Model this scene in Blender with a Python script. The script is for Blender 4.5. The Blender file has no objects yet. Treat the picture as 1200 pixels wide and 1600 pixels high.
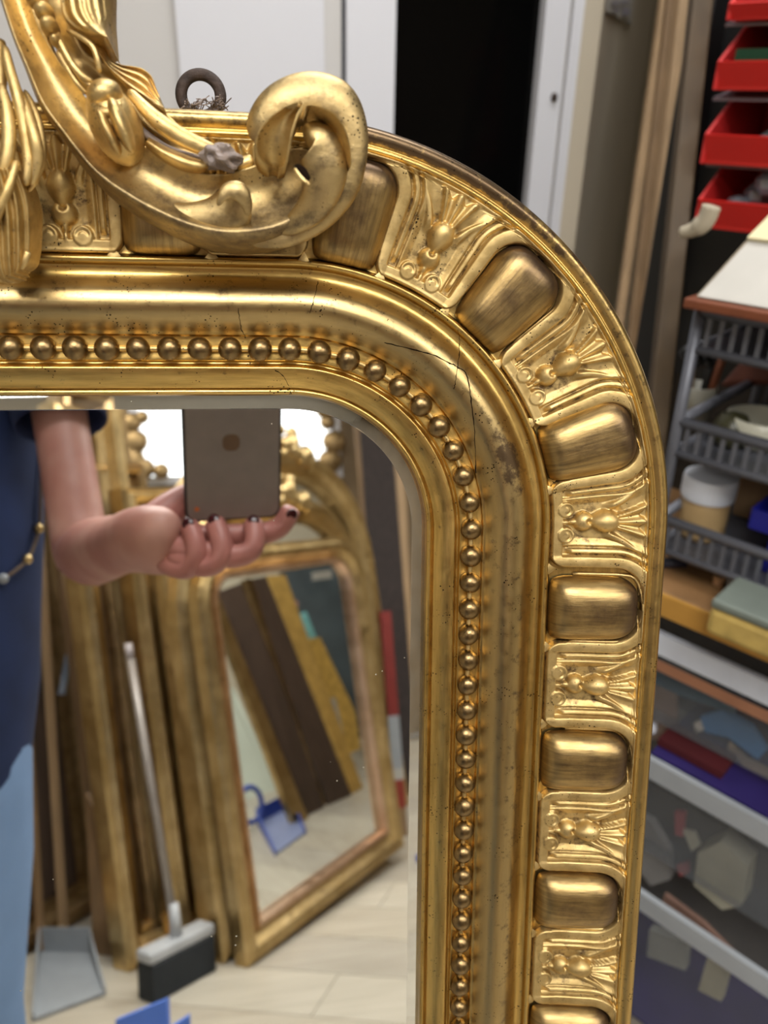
import bpy, bmesh, math, random
import numpy as np
from mathutils import Matrix, Vector
random.seed(7); rng = np.random.default_rng(7)
SC = bpy.context.scene
COL = SC.collection
# ---------------------------------------------------------------- camera
F = 1270.0; CX, CY = 600.0, 800.0           # focal length in pixels of the 1200x1600 frame
def nz(v):
    v = np.array(v, float); return v / np.linalg.norm(v)
_dn = nz([-30, 6500, F]); _R = np.array([8330., 0, F]); _R[1] = -(_R[0]*_dn[0] + _R[2]*_dn[2]) / _dn[1]; _R = nz(_R)
_N = np.cross(_R, _dn); _up = -nz([-57, 2500, F])
_X = nz(_R - (_R @ _up) * _up); _Y = np.cross(_up, _X)
W = np.array([_X, _Y, _up])
CAM = np.array([0, 0, 1.12]); DIST = 0.325
NW, RW, UW = W @ _N, W @ _R, W @ (-_dn)      # mirror: into the wall, right, up
P0 = CAM + NW * DIST
CR, CD, CF = W @ np.array([1., 0, 0]), W @ np.array([0, 1., 0]), W @ np.array([0, 0, 1.])
cam = bpy.data.cameras.new('camera'); co = bpy.data.objects.new('camera', cam); COL.objects.link(co)
cam.sensor_fit = 'VERTICAL'; cam.sensor_height = 36; cam.sensor_width = 27
cam.lens = F / 1600 * 36; cam.clip_start = 0.01; cam.clip_end = 50
m = Matrix.Identity(4)
for i in range(3):
    m[i][0] = CR[i]; m[i][1] = -CD[i]; m[i][2] = -CF[i]; m[i][3] = CAM[i]
co.matrix_world = m
SC.camera = co
cam.dof.use_dof = True; cam.dof.focus_distance = 0.325; cam.dof.aperture_fstop = 9.5
# ---------------------------------------------------------------- world, exposure
wd = bpy.data.worlds.new('world'); SC.world = wd; wd.use_nodes = True
wd.node_tree.nodes['Background'].inputs[0].default_value = (.9, .95, 1, 1)
wd.node_tree.nodes['Background'].inputs[1].default_value = 0.4
SC.view_settings.view_transform = 'Standard'; SC.view_settings.look = 'None'
SC.view_settings.gamma = 1; SC.view_settings.exposure = -0.12
SC.cycles.max_bounces = 8; SC.cycles.glossy_bounces = 6; SC.cycles.diffuse_bounces = 4
SC.cycles.sample_clamp_indirect = 6; SC.cycles.use_denoising = True; SC.cycles.caustics_reflective = True
SC.cycles.blur_glossy = 0.3
def area(name, loc, size, sy, power, col=(1, 1, 1), rot=(0, 0, 0)):
    l = bpy.data.lights.new(name, 'AREA'); l.shape = 'RECTANGLE'; l.size = size; l.size_y = sy; l.energy = power; l.color = col
    o = bpy.data.objects.new(name, l); COL.objects.link(o); o.location = loc; o.rotation_euler = rot
    return o
CEIL = 2.55
area('ceiling_lamp_light', (-.1, -1.0, CEIL-.05), 1.2, .6, 44, (1, .985, .96))
area('ceiling_lamp_light', (1.6, -1.6, CEIL-.05), 1.2, .6, 36, (1, .985, .96))
area('ceiling_lamp_light', (.35, .85, CEIL-.05), .9, .6, 18, (.97, .985, 1))
area('ceiling_lamp_light', (-1.3, -2.3, CEIL-.05), 1.2, .6, 34, (1, .985, .96))
# ---------------------------------------------------------------- projection helpers (pixel of the photo -> point in the room)
def cdir(x, y): return W @ np.array([(x-CX)/F, (y-CY)/F, 1.])
def Pt(x, y, z): return CAM + cdir(x, y) * z
def ml(x, y, h=0.):
    """mirror-local mm of the point at height h mm above the glass seen at the pixel"""
    d = cdir(x, y); t = (DIST - h/1000) / (d @ NW); q = CAM + t*d - P0
    return (q @ RW) * 1000, (q @ UW) * 1000
def refl(x, y):
    d = nz(cdir(x, y)); t = DIST / (d @ NW); return CAM + t*d, d - 2*(d @ NW)*NW
def Fl(x, y, z=0.):
    p, d = refl(x, y); return p + d * (z - p[2]) / d[2]
def Ry(x, y, yy):
    p, d = refl(x, y); return p + d * (yy - p[1]) / d[1]
def Vp(x, y, z):
    v = CAM + cdir(x, y) * z; return v - 2*((v - P0) @ NW)*NW
def Ph(x, y, dd=0.):
    """point seen in the mirror lying dd metres in front of the phone's back"""
    p, d = refl(x, y); t = ((CAM + CF*dd - p) @ CF) / (d @ CF); return p + d*t
# ---------------------------------------------------------------- materials
def nt(name):
    m = bpy.data.materials.new(name); m.use_nodes = True; t = m.node_tree
    return m, t, t.nodes['Principled BSDF']
def srgb(c):
    return tuple(((x/255)/12.92 if x/255 <= .04045 else ((x/255+.055)/1.055)**2.4) for x in c)
def N_(t, typ, **k):
    n = t.nodes.new(typ)
    for a, b in k.items():
        if a.startswith('i_'): n.inputs[a[2:].replace('_', ' ')].default_value = b
        else: setattr(n, a, b)
    return n
def plain(name, c, rough=.6, metal=0., noise=.12, scale=20., bump=.0, spec=.5, stretch=None, c2=None, lin=False, trans=0., coat=0.):
    m, t, b = nt(name); c = c if lin else srgb(c)
    tc = N_(t, 'ShaderNodeTexCoord'); mp = N_(t, 'ShaderNodeMapping'); t.links.new(tc.outputs['Object'], mp.inputs[0])
    if stretch: mp.inputs['Scale'].default_value = stretch
    n = N_(t, 'ShaderNodeTexNoise'); n.inputs['Scale'].default_value = scale; n.inputs['Detail'].default_value = 5
    t.links.new(mp.outputs[0], n.inputs['Vector'])
    r = N_(t, 'ShaderNodeValToRGB'); r.color_ramp.elements[0].position = .3; r.color_ramp.elements[1].position = .7
    c2 = (c2 if lin else srgb(c2)) if c2 else tuple(min(1, x*(1+noise)) for x in c)
    r.color_ramp.elements[0].color = (*[x*(1-noise) for x in c], 1); r.color_ramp.elements[1].color = (*c2, 1)
    t.links.new(n.outputs[0], r.inputs[0]); t.links.new(r.outputs[0], b.inputs['Base Color'])
    b.inputs['Roughness'].default_value = rough; b.inputs['Metallic'].default_value = metal
    b.inputs['Specular IOR Level'].default_value = spec; b.inputs['Transmission Weight'].default_value = trans
    b.inputs['Coat Weight'].default_value = coat
    if bump:
        u = N_(t, 'ShaderNodeBump'); u.inputs['Strength'].default_value = bump; u.inputs['Distance'].default_value = .002
        t.links.new(n.outputs[0], u.inputs['Height']); t.links.new(u.outputs[0], b.inputs['Normal'])
    return m
def gold(name, bright, mid, dark, rough=(.25, .45), scale=60., streak=None, pits=.35, wear_shade=.45, bumps=.25, pitscale=760., soft=.16, pat=(.40, .30, .15)):
    """gilding: leaf, rubbed leaf and bole showing through, with pin-holes; streak = use UV stretched along the moulding"""
    m, t, b = nt(name); L = t.links.new
    tc = N_(t, 'ShaderNodeTexCoord')
    mp = N_(t, 'ShaderNodeMapping'); L(tc.outputs['UV' if streak else 'Object'], mp.inputs[0])
    if streak: mp.inputs['Scale'].default_value = streak
    n1 = N_(t, 'ShaderNodeTexNoise'); n1.inputs['Scale'].default_value = 1. if streak else scale; n1.inputs['Detail'].default_value = 6; n1.inputs['Roughness'].default_value = .62
    L(mp.outputs[0], n1.inputs['Vector'])
    r1 = N_(t, 'ShaderNodeValToRGB'); e = r1.color_ramp.elements
    e[0].position = .34; e[0].color = (*mid, 1); e[1].position = .62; e[1].color = (*bright, 1)
    L(n1.outputs[0], r1.inputs[0])
    # bole worn through, plus painted recess shade on tablets: blotchy, stronger where the vertex attribute 'wear' is high
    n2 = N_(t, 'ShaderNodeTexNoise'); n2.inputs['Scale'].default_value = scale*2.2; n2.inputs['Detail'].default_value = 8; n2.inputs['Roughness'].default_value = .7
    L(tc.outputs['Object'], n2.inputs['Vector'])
    at = N_(t, 'ShaderNodeAttribute', attribute_name='wear_shade')
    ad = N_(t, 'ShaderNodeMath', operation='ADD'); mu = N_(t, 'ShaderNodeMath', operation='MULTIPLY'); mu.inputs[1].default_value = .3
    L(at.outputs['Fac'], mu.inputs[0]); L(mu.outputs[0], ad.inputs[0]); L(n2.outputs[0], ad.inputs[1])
    r2 = N_(t, 'ShaderNodeMapRange'); r2.inputs[1].default_value = .68 - wear_shade*.22; r2.inputs[2].default_value = .68 + soft - wear_shade*.22
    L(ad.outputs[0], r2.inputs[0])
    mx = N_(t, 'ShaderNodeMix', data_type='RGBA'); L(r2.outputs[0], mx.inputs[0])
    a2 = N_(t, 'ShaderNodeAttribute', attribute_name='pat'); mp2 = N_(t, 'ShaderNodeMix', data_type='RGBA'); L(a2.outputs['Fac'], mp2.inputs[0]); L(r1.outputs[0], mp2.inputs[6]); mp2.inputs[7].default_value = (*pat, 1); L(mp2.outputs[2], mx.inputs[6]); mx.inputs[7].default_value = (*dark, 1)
    # pits
    n3 = N_(t, 'ShaderNodeTexVoronoi'); n3.inputs['Scale'].default_value = pitscale; L(tc.outputs['Object'], n3.inputs['Vector'])
    n4 = N_(t, 'ShaderNodeTexNoise'); n4.inputs['Scale'].default_value = scale*1.3; L(tc.outputs['Object'], n4.inputs['Vector'])
    r4 = N_(t, 'ShaderNodeMapRange'); r4.inputs[1].default_value = .46; r4.inputs[2].default_value = .74; r4.inputs[3].default_value = 0.; r4.inputs[4].default_value = pits
    L(n4.outputs[0], r4.inputs[0])
    lt = N_(t, 'ShaderNodeMath', operation='LESS_THAN'); L(n3.outputs['Distance'], lt.inputs[0]); L(r4.outputs[0], lt.inputs[1])
    mx2 = N_(t, 'ShaderNodeMix', data_type='RGBA'); L(lt.outputs[0], mx2.inputs[0]); L(mx.outputs[2], mx2.inputs[6]); mx2.inputs[7].default_value = (*[x*.35 for x in dark], 1)
    L(mx2.outputs[2], b.inputs['Base Color'])
    me = N_(t, 'ShaderNodeMapRange'); me.inputs[3].default_value = 1.; me.inputs[4].default_value = .85; L(r2.outputs[0], me.inputs[0]); L(me.outputs[0], b.inputs['Metallic'])
    ro = N_(t, 'ShaderNodeMapRange'); ro.inputs[1].default_value = .3; ro.inputs[2].default_value = .7; ro.inputs[3].default_value = rough[1]; ro.inputs[4].default_value = rough[0]
    L(n2.outputs[0], ro.inputs[0]); L(ro.outputs[0], b.inputs['Roughness'])
    bp = N_(t, 'ShaderNodeBump'); bp.inputs['Strength'].default_value = bumps; bp.inputs['Distance'].default_value = .0006
    L(n2.outputs[0], bp.inputs['Height']); 
    bq = N_(t, 'ShaderNodeBump'); bq.inputs['Strength'].default_value = bumps*.6; bq.inputs['Distance'].default_value = .0008
    L(n1.outputs[0], bq.inputs['Height']); L(bp.outputs[0], bq.inputs['Normal']); L(bq.outputs[0], b.inputs['Normal'])
    return m
G_BR, G_MD, G_DK = (.88, .58, .17), (.62, .35, .075), (.085, .045, .022)
M = {}
M['leaf'] = gold('gold_leaf_matte', (.66, .49, .22), (.46, .32, .125), (.13, .08, .04), rough=(.44, .60), wear_shade=.38, pits=.30, scale=110)
M['burnish'] = gold('gold_burnished_moulding', (.74, .50, .16), (.46, .30, .09), (.13, .085, .045), rough=(.27, .42), streak=(.25, 3.5, 1), wear_shade=.36, pits=.30, bumps=.16, scale=90)
M['bronze'] = gold('rubbed_bronze_gilding', (.45, .31, .125), (.26, .18, .08), (.11, .07, .045), rough=(.30, .46), wear_shade=.62, pits=.10, scale=70, streak=(.6, 7., 1), soft=.5, pat=(.10, .062, .042))
M['bead'] = gold('rubbed_bead_gilding', (.31, .21, .095), (.17, .115, .052), (.06, .04, .028), rough=(.24, .38), wear_shade=.35, pits=.1, scale=120)
M['crest'] = gold('crest_gilding', (.74, .55, .25), (.50, .35, .14), (.19, .135, .07), rough=(.36, .54), wear_shade=.66, pits=.3, scale=75, bumps=.55, soft=.24)
M['gesso'] = plain('broken_gesso', (132, 120, 114), .6, noise=.35, scale=200, bump=.5)
M['silver'] = None
M['rust'] = plain('rusty_iron', (62, 50, 44), .75, .3, noise=.35, scale=300, bump=.5)
M['crack'] = plain('crack_black', (24, 15, 8), .95, spec=.05)
M['fg'] = gold('far_gilding', (.62, .46, .23), (.42, .29, .12), (.16, .09, .04), rough=(.3, .5), wear_shade=.3, pits=0, scale=12)
M['fgrose'] = gold('far_rose_gilding', (.78, .56, .40), (.6, .4, .26), (.3, .16, .08), rough=(.3, .5), wear_shade=.3, pits=0, scale=12)
M['fgdark'] = gold('far_brown_gilding', (.38, .26, .13), (.24, .16, .07), (.1, .06, .03), rough=(.35, .55), wear_shade=.4, pits=0, scale=14)
M['wood_d'] = plain('dark_wood', (74, 58, 48), .6, noise=.25, scale=6, stretch=(8, 8, .7), bump=.1)
M['wood_m'] = plain('mid_wood', (140, 112, 80), .6, noise=.2, scale=6, stretch=(8, 8, .7), bump=.1)
M['wood_l'] = plain('light_wood', (176, 146, 110), .6, noise=.15, scale=6, stretch=(8, 8, .7), bump=.1)
M['white'] = plain('white_paint', (205, 206, 212), .45, noise=.02, scale=3)
M['white2'] = plain('grey_white_paint', (190, 188, 186), .5, noise=.03, scale=3)
M['beige'] = plain('beige_plaster', (178, 168, 150), .8, noise=.05, scale=5)
M['cream'] = plain('cream_wall', (196, 186, 165), .8, noise=.05, scale=4)
M['blackglass'] = plain('black_glass', (5, 5, 5), .12, noise=.3, scale=3, spec=.12)
M['black'] = plain('black_plastic', (16, 16, 17), .5)
M['red'] = plain('red_plastic', (176, 22, 16), .4, noise=.05)
M['redpink'] = plain('red_rim', (190, 40, 40), .4, noise=.05)
M['green'] = plain('green_plastic', (8, 60, 36), .5)
M['greymetal'] = plain('grey_powder_steel', (98, 100, 108), .4, .3, noise=.08)
M['paper'] = plain('paper_white', (178, 175, 168), .8, noise=.05)
M['navy'] = plain('navy_cotton', (28, 44, 84), .9, noise=.2, scale=15, bump=.3)
M['denim'] = plain('light_denim', (120, 150, 192), .85, noise=.12, scale=9, bump=.3)
M['skin'] = None
M['phone'] = plain('grey_brown_case', (140, 130, 124), .55, noise=.06, scale=60)
M['phonedark'] = plain('case_edge_dark', (40, 34, 34), .5)
M['brown'] = plain('brown_board', (110, 58, 32), .6, noise=.15)
M['purple'] = plain('purple_plastic', (44, 34, 92), .5, noise=.15)
M['blue'] = plain('blue_plastic', (92, 132, 222), .45, noise=.06)
M['blue2'] = plain('blue_dustpan', (60, 84, 168), .45, noise=.06)
M['dblue'] = plain('deep_blue_tray', (22, 26, 120), .4, noise=.1)
M['greyp'] = plain('grey_plastic', (150, 155, 160), .4, noise=.06)
M['bristle'] = plain('dark_bristles', (38, 42, 46), .9, noise=.3, scale=90, stretch=(6, 6, .6), bump=.6)
def skin_mat():
    m, t, b = nt('skin'); n = N_(t, 'ShaderNodeTexNoise'); n.inputs['Scale'].default_value = 22
    tc = N_(t, 'ShaderNodeTexCoord'); t.links.new(tc.outputs['Object'], n.inputs['Vector'])
    r = N_(t, 'ShaderNodeValToRGB'); r.color_ramp.elements[0].position = .35; r.color_ramp.elements[1].position = .7
    r.color_ramp.elements[0].color = (*srgb((176, 122, 110)), 1); r.color_ramp.elements[1].color = (*srgb((196, 150, 136)), 1)
    t.links.new(n.outputs[0], r.inputs[0]); t.links.new(r.outputs[0], b.inputs['Base Color']); b.inputs['Roughness'].default_value = .5
    b.inputs['Subsurface Weight'].default_value = .08; b.inputs['Subsurface Radius'].default_value = (.01, .004, .002)
    return m
M['skin'] = skin_mat()
def clear(name, c, alpha, rough=.2):
    m, t, b = nt(name); tr = N_(t, 'ShaderNodeBsdfTransparent'); mx = N_(t, 'ShaderNodeMixShader'); mx.inputs[0].default_value = alpha
    b.inputs['Base Color'].default_value = (*srgb(c), 1); b.inputs['Roughness'].default_value = rough
    t.links.new(tr.outputs[0], mx.inputs[1]); t.links.new(b.outputs[0], mx.inputs[2]); t.links.new(mx.outputs[0], t.nodes['Material Output'].inputs[0])
    return m
M['clear'] = clear('clear_plastic', (120, 124, 128), .2)
M['smoke'] = clear('smoky_lid', (150, 132, 140), .62)
def mirror_mat(name, scr=True):
    m, t, b = nt(name); L = t.links.new
    b.inputs['Metallic'].default_value = 1; b.inputs['Base Color'].default_value = (.86, .87, .85, 1); b.inputs['Roughness'].default_value = .012
    if scr:
        tc = N_(t, 'ShaderNodeTexCoord'); v = N_(t, 'ShaderNodeTexVoronoi'); v.inputs['Scale'].default_value = 170; L(tc.outputs['Object'], v.inputs['Vector'])
        n = N_(t, 'ShaderNodeTexNoise'); n.inputs['Scale'].default_value = 25; L(tc.outputs['Object'], n.inputs['Vector'])
        r = N_(t, 'ShaderNodeMapRange'); r.inputs[1].default_value = .56; r.inputs[2].default_value = .8; r.inputs[3].default_value = 0; r.inputs[4].default_value = .14; L(n.outputs[0], r.inputs[0])
        lt = N_(t, 'ShaderNodeMath', operation='LESS_THAN'); L(v.outputs['Distance'], lt.inputs[0]); L(r.outputs[0], lt.inputs[1])
        d = N_(t, 'ShaderNodeBsdfDiffuse'); d.inputs[0].default_value = (.36, .33, .26, 1)
        at = N_(t, 'ShaderNodeAttribute', attribute_name='wear_shade')
        n5 = N_(t, 'ShaderNodeTexNoise'); n5.inputs['Scale'].default_value = 160; n5.inputs['Detail'].default_value = 6; L(tc.outputs['Object'], n5.inputs['Vector'])
        mu = N_(t, 'ShaderNodeMath', operation='MULTIPLY'); L(at.outputs['Fac'], mu.inputs[0]); L(n5.outputs[0], mu.inputs[1])
        mxm = N_(t, 'ShaderNodeMath', operation='MAXIMUM'); L(lt.outputs[0], mxm.inputs[0]); L(mu.outputs[0], mxm.inputs[1])
        mx = N_(t, 'ShaderNodeMixShader'); L(mxm.outputs[0], mx.inputs[0]); L(b.outputs[0], mx.inputs[1]); L(d.outputs[0], mx.inputs[2])
        L(mx.outputs[0], t.nodes['Material Output'].inputs[0])
    return m
M['mirror'] = mirror_mat('silvered_glass')
M['mirror2'] = mirror_mat('plain_mirror_glass', False)
def emis(name, c, s):
    m, t, b = nt(name); b.inputs['Emission Color'].default_value = (*c, 1); b.inputs['Emission Strength'].default_value = s; return m
M['lampon'] = emis('lit_diffuser', (1, .96, .9), 6.)
M['daylight'] = emis('daylight_pane', (.93, .97, 1), 3.)
# ---------------------------------------------------------------- objects
XF = {}
def link(o, parent=None):
    COL.objects.link(o)
    if parent is not None: o.parent = parent
    return o
def root(name, loc, label, cat, group=None, mat4=None):
    o = bpy.data.objects.new(name, None); COL.objects.link(o); o.empty_display_size = .05
    m = mat4 if mat4 is not None else Matrix.Translation(Vector(loc))
    o.matrix_world = m; XF[o.name] = m
    o['label'] = label; o['category'] = cat
    if group: o['group'] = group
    return o
def mesh(name, V, Fc, mat, parent=None, smooth=False, label=None, cat=None, group=None, kind=None, uv=None, wear_shade=None, pat=None, local=False, bevel=0, sub=0):
    V = np.asarray(V, float)
    me = bpy.data.meshes.new(name)
    if parent is not None and not local:
        base = XF.get(parent.name)
        if base is None: base = Matrix.Identity(4)
        inv = np.array(base.inverted()); V = V @ inv[:3, :3].T + inv[:3, 3]
    org = None
    if parent is None and not local and kind != 'structure' and cat is not None:
        mn, mx = V.min(0), V.max(0); org = np.array([(mn[0]+mx[0])/2, (mn[1]+mx[1])/2, mn[2]]); V = V - org
    me.from_pydata(V.tolist(), [], [tuple(int(i) for i in f) for f in Fc])
    if smooth: me.polygons.foreach_set('use_smooth', [True]*len(me.polygons))
    me.materials.append(mat)
    if uv is not None:
        l = me.uv_layers.new(name='UVMap'); vi = np.empty(len(me.loops), int); me.loops.foreach_get('vertex_index', vi)
        l.data.foreach_set('uv', np.asarray(uv, float)[vi].ravel())
    if wear_shade is not None:
        a = me.attributes.new('wear_shade', 'FLOAT', 'POINT'); a.data.foreach_set('value', np.asarray(wear_shade, float))
    if pat is not None:
        a = me.attributes.new('pat', 'FLOAT', 'POINT'); a.data.foreach_set('value', np.asarray(pat, float))
    me.validate(); me.update()
    o = bpy.data.objects.new(name, me); link(o, parent)
    if parent is not None: XF[o.name] = XF.get(parent.name, Matrix.Identity(4))
    if org is not None: o.location = Vector(org); XF[o.name] = Matrix.Translation(Vector(org))
    if label: o['label'] = label
    if cat: o['category'] = cat
    if group: o['group'] = group
    if kind: o['kind'] = kind
    if bevel:
        b = o.modifiers.new('bevel', 'BEVEL'); b.width = bevel; b.segments = 2; b.limit_method = 'ANGLE'
    if sub: o.modifiers.new('sub', 'SUBSURF').render_levels = sub
    return o
class MB:
    def __init__(s): s.V = []; s.F = []
    def add(s, V, F_):
        n = len(s.V); s.V += [list(map(float, v)) for v in V]; s.F += [tuple(i+n for i in f) for f in F_]; return s
    def box(s, o, A, B, C, a, b, c):
        o, A, B, C = map(np.asarray, (o, A, B, C)); V = [o + A*a[i] + B*b[j] + C*c[k] for i in (0, 1) for j in (0, 1) for k in (0, 1)]
        return s.add(V, [(0, 1, 3, 2), (4, 6, 7, 5), (0, 4, 5, 1), (2, 3, 7, 6), (0, 2, 6, 4), (1, 5, 7, 3)])
    def tube(s, P, r, n=10, cap=True, flat=None):
        P = [np.asarray(p, float) for p in P]; r = r if hasattr(r, '__len__') else [r]*len(P)
        V = []; u = None
        for i, p in enumerate(P):
            t = nz(P[min(i+1, len(P)-1)] - P[max(i-1, 0)])
            if u is None: u = nz(np.cross(t, [0.3, .2, 1.]) if abs(t[2]) < .95 else np.cross(t, [1., 0, 0]))
            u = nz(u - (u @ t)*t); w = np.cross(t, u)
            for k in range(n):
                a = 2*math.pi*k/n; V.append(p + (u*math.cos(a) + w*math.sin(a))*r[i])
        Fc = [(i*n+k, i*n+(k+1) % n, (i+1)*n+(k+1) % n, (i+1)*n+k) for i in range(len(P)-1) for k in range(n)]
        if cap: Fc += [tuple(range(n))[::-1], tuple((len(P)-1)*n+k for k in range(n))]
        return s.add(V, Fc)
    def lathe(s, o, prof, n=28, ax=(0, 0, 1)):
        o = np.asarray(o, float); Z = nz(ax); X = nz(np.cross(Z, [0, 1, .1])); Y = np.cross(Z, X); V = []
        for r, z in prof:
            for k in range(n):
                a = 2*math.pi*k/n; V.append(o + Z*z + (X*math.cos(a)+Y*math.sin(a))*r)
        Fc = [(i*n+k, i*n+(k+1) % n, (i+1)*n+(k+1) % n, (i+1)*n+k) for i in range(len(prof)-1) for k in range(n)]
        Fc += [tuple(range(n))[::-1], tuple((len(prof)-1)*n+k for k in range(n))]
        return s.add(V, Fc)
    def slab(s, Q, th):
        """thick polygon from coplanar-ish corner points, thickness to both sides"""
        Q = [np.asarray(q, float) for q in Q]; nn = nz(np.cross(Q[1]-Q[0], Q[2]-Q[0])); k = len(Q)
        V = [q + nn*th/2 for q in Q] + [q - nn*th/2 for q in Q]
        return s.add(V, [tuple(range(k)), tuple(range(2*k-1, k-1, -1))] + [(i, i+k, (i+1) % k+k, (i+1) % k) for i in range(k)])
    def ball(s, o, r, n=12, m_=8, ax=None):
        o = np.asarray(o, float); r = np.asarray(r if hasattr(r, '__len__') else [r]*3, float); V = [o + r*[0, 0, 1]]
        for i in range(1, m_):
            th = math.pi*i/m_
            for k in range(n): a = 2*math.pi*k/n; V.append(o + r*[math.sin(th)*math.cos(a), math.sin(th)*math.sin(a), math.cos(th)])
        V.append(o - r*[0, 0, 1]); Fc = [(0, 1+k, 1+(k+1) % n) for k in range(n)]
        Fc += [(1+(i-1)*n+k, 1+i*n+k, 1+i*n+(k+1) % n, 1+(i-1)*n+(k+1) % n) for i in range(1, m_-1) for k in range(n)]
        l = len(V)-1; Fc += [(l, 1+(m_-2)*n+(k+1) % n, 1+(m_-2)*n+k) for k in range(n)]
        return s.add(V, Fc)
    def obj(s, name, mat, parent=None, **k): return mesh(name, s.V, s.F, mat, parent, **k)
def one(name, mat, label, cat, mb, **k): return mb.obj(name, M[mat] if isinstance(mat, str) else mat, None, label=label, cat=cat, **k)
EX, EY, EZ = np.eye(3)
def catmull(P, n):
    P = np.asarray(P, float); k = len(P); t = np.linspace(0, k-1, n); out = []
    for x in t:
        i = min(int(x), k-2); u = x - i; p0, p1, p2, p3 = P[max(i-1, 0)], P[i], P[i+1], P[min(i+2, k-1)]
        out.append(.5*((2*p1) + (-p0+p2)*u + (2*p0-5*p1+4*p2-p3)*u*u + (-p0+3*p1-3*p2+p3)*u**3))
    return np.array(out)
def sstep(a, b, x):
    t = np.clip((x-a)/(b-a), 0, 1); return t*t*(3-2*t)
def grid_faces(n, m_):
    i, j = np.meshgrid(np.arange(n-1), np.arange(m_-1), indexing='ij'); a = (i*m_+j).ravel()
    return np.stack([a, a+m_, a+m_+1, a+1], 1)
# ================================================================ the room shell
def st(name, mb, mat, **k): return mb.obj(name, M[mat] if isinstance(mat, str) else mat, None, kind='structure', **k)
RX0, RX1, RY0, RY1 = -2.4, 3.2, -3.4, 2.3
fl = plain('floor_base', (120, 112, 100), .6); st('floor', MB().box([0, 0, 0], EX, EY, EZ, (RX0, RX1), (RY0, RY1), (-.05, -.004)), fl)
FLO = bpy.data.objects['floor']
fm = [plain('oak_laminate', (172, 162, 145), .36, noise=.09, scale=3.2, stretch=(1.2, 14, 4), c2=(186, 178, 162)), plain('oak_laminate_pale', (180, 172, 156), .36, noise=.07, scale=3.2, stretch=(1.2, 14, 4), c2=(192, 185, 170)), plain('oak_laminate_grey', (166, 158, 144), .36, noise=.1, scale=3.2, stretch=(1.2, 14, 4), c2=(180, 173, 160))]
a = math.radians(24); fx, fy = np.array([math.cos(a), math.sin(a), 0]), np.array([-math.sin(a), math.cos(a), 0])
pw, pl_ = .19, 1.28; boards = {}
for r in range(-24, 24):
    for c in range(-4, 5):
        x0, y0 = c*pl_+(r*.43) % pl_, r*pw; ctr = fx*(x0+pl_/2)+fy*(y0+pw/2)
        if not (-2.2 < ctr[0] < 3.1 and -3.3 < ctr[1] < 2.2): continue
        if not (-1.6 < ctr[0] < 2.9 and -3.3 < ctr[1] < .4): continue
        k = (r*5+c*3) % 3
        if k not in boards:
            o = MB().box([0, 0, 0], fx, fy, EZ, (.0012, pl_-.0012), (.0012, pw-.0012), (-.0045, 0)).obj('floor_plank', fm[k], FLO); boards[k] = o.data
        else: o = bpy.data.objects.new('floor_plank', boards[k]); link(o, FLO)
        p = fx*x0+fy*y0; o.location = p
st('ceiling', MB().box([0, 0, 0], EX, EY, EZ, (RX0, RX1), (RY0, RY1), (CEIL, CEIL+.05)), plain('ceiling_tiles', (168, 164, 154), .8, noise=.05, scale=4))
st('wall_back', MB().box([0, 0, 0], EX, EY, EZ, (RX0, -.60), (RY0-.05, RY0), (0, CEIL)).box([0, 0, 0], EX, EY, EZ, (.42, RX1), (RY0-.05, RY0), (0, CEIL)).box([0, 0, 0], EX, EY, EZ, (-.60, .42), (RY0-.05, RY0), (0, 1.46)).box([0, 0, 0], EX, EY, EZ, (-.60, .42), (RY0-.05, RY0), (1.95, CEIL)), plain('timber_wall', (112, 94, 70), .8, noise=.25, scale=4, stretch=(5, 5, .6)))
st('wall_left', MB().box([0, 0, 0], EX, EY, EZ, (RX0-.05, RX0), (RY0, RY1), (0, CEIL)), 'cream')
st('wall_right', MB().box([0, 0, 0], EX, EY, EZ, (RX1, RX1+.05), (RY0, RY1), (0, CEIL)), 'cream')
st('wall_front', MB().box([0, 0, 0], EX, EY, EZ, (RX0, RX1), (RY1, RY1+.05), (0, CEIL)), 'cream')
# lit window in the back wall, frosted, seen over the leaning frames
w = st('window_1', MB().box([0, 0, 0], EX, EY, EZ, (-.60, .42), (RY0-.04, RY0-.03), (1.46, 1.95)), 'daylight')
wf = MB()
for x in (-.60, -.09, .38): wf.box([0, 0, 0], EX, EY, EZ, (x, x+.04), (RY0-.03, RY0+.01), (1.46, 1.95))
for z in (1.44, 1.91): wf.box([0, 0, 0], EX, EY, EZ, (-.6, .42), (RY0-.03, RY0+.015), (z, z+.04))
mesh('window_frame', wf.V, wf.F, M['white'], w)
for i, (x, y, sx) in enumerate([(-.1, -1.0, 1.2), (1.6, -1.6, 1.2), (.35, .85, .9), (-1.3, -2.3, 1.2)]):
    t = root('ceiling_lamp', (x, y, CEIL-.045), ['ceiling light panel above the person', 'ceiling light panel at the right of the room', 'ceiling light panel in front of the cabinets', 'ceiling light panel in the back left corner'][i], 'lamp', 'ceiling light panels')
    MB().box([x, y, 0], EX, EY, EZ, (-sx/2-.03, sx/2+.03), (-.33, .33), (CEIL-.03, CEIL)).obj('housing', M['white'], t)
    MB().box([x, y, 0], EX, EY, EZ, (-sx/2, sx/2), (-.3, .3), (CEIL-.045, CEIL-.03)).obj('diffuser', M['lampon'], t)
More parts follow.
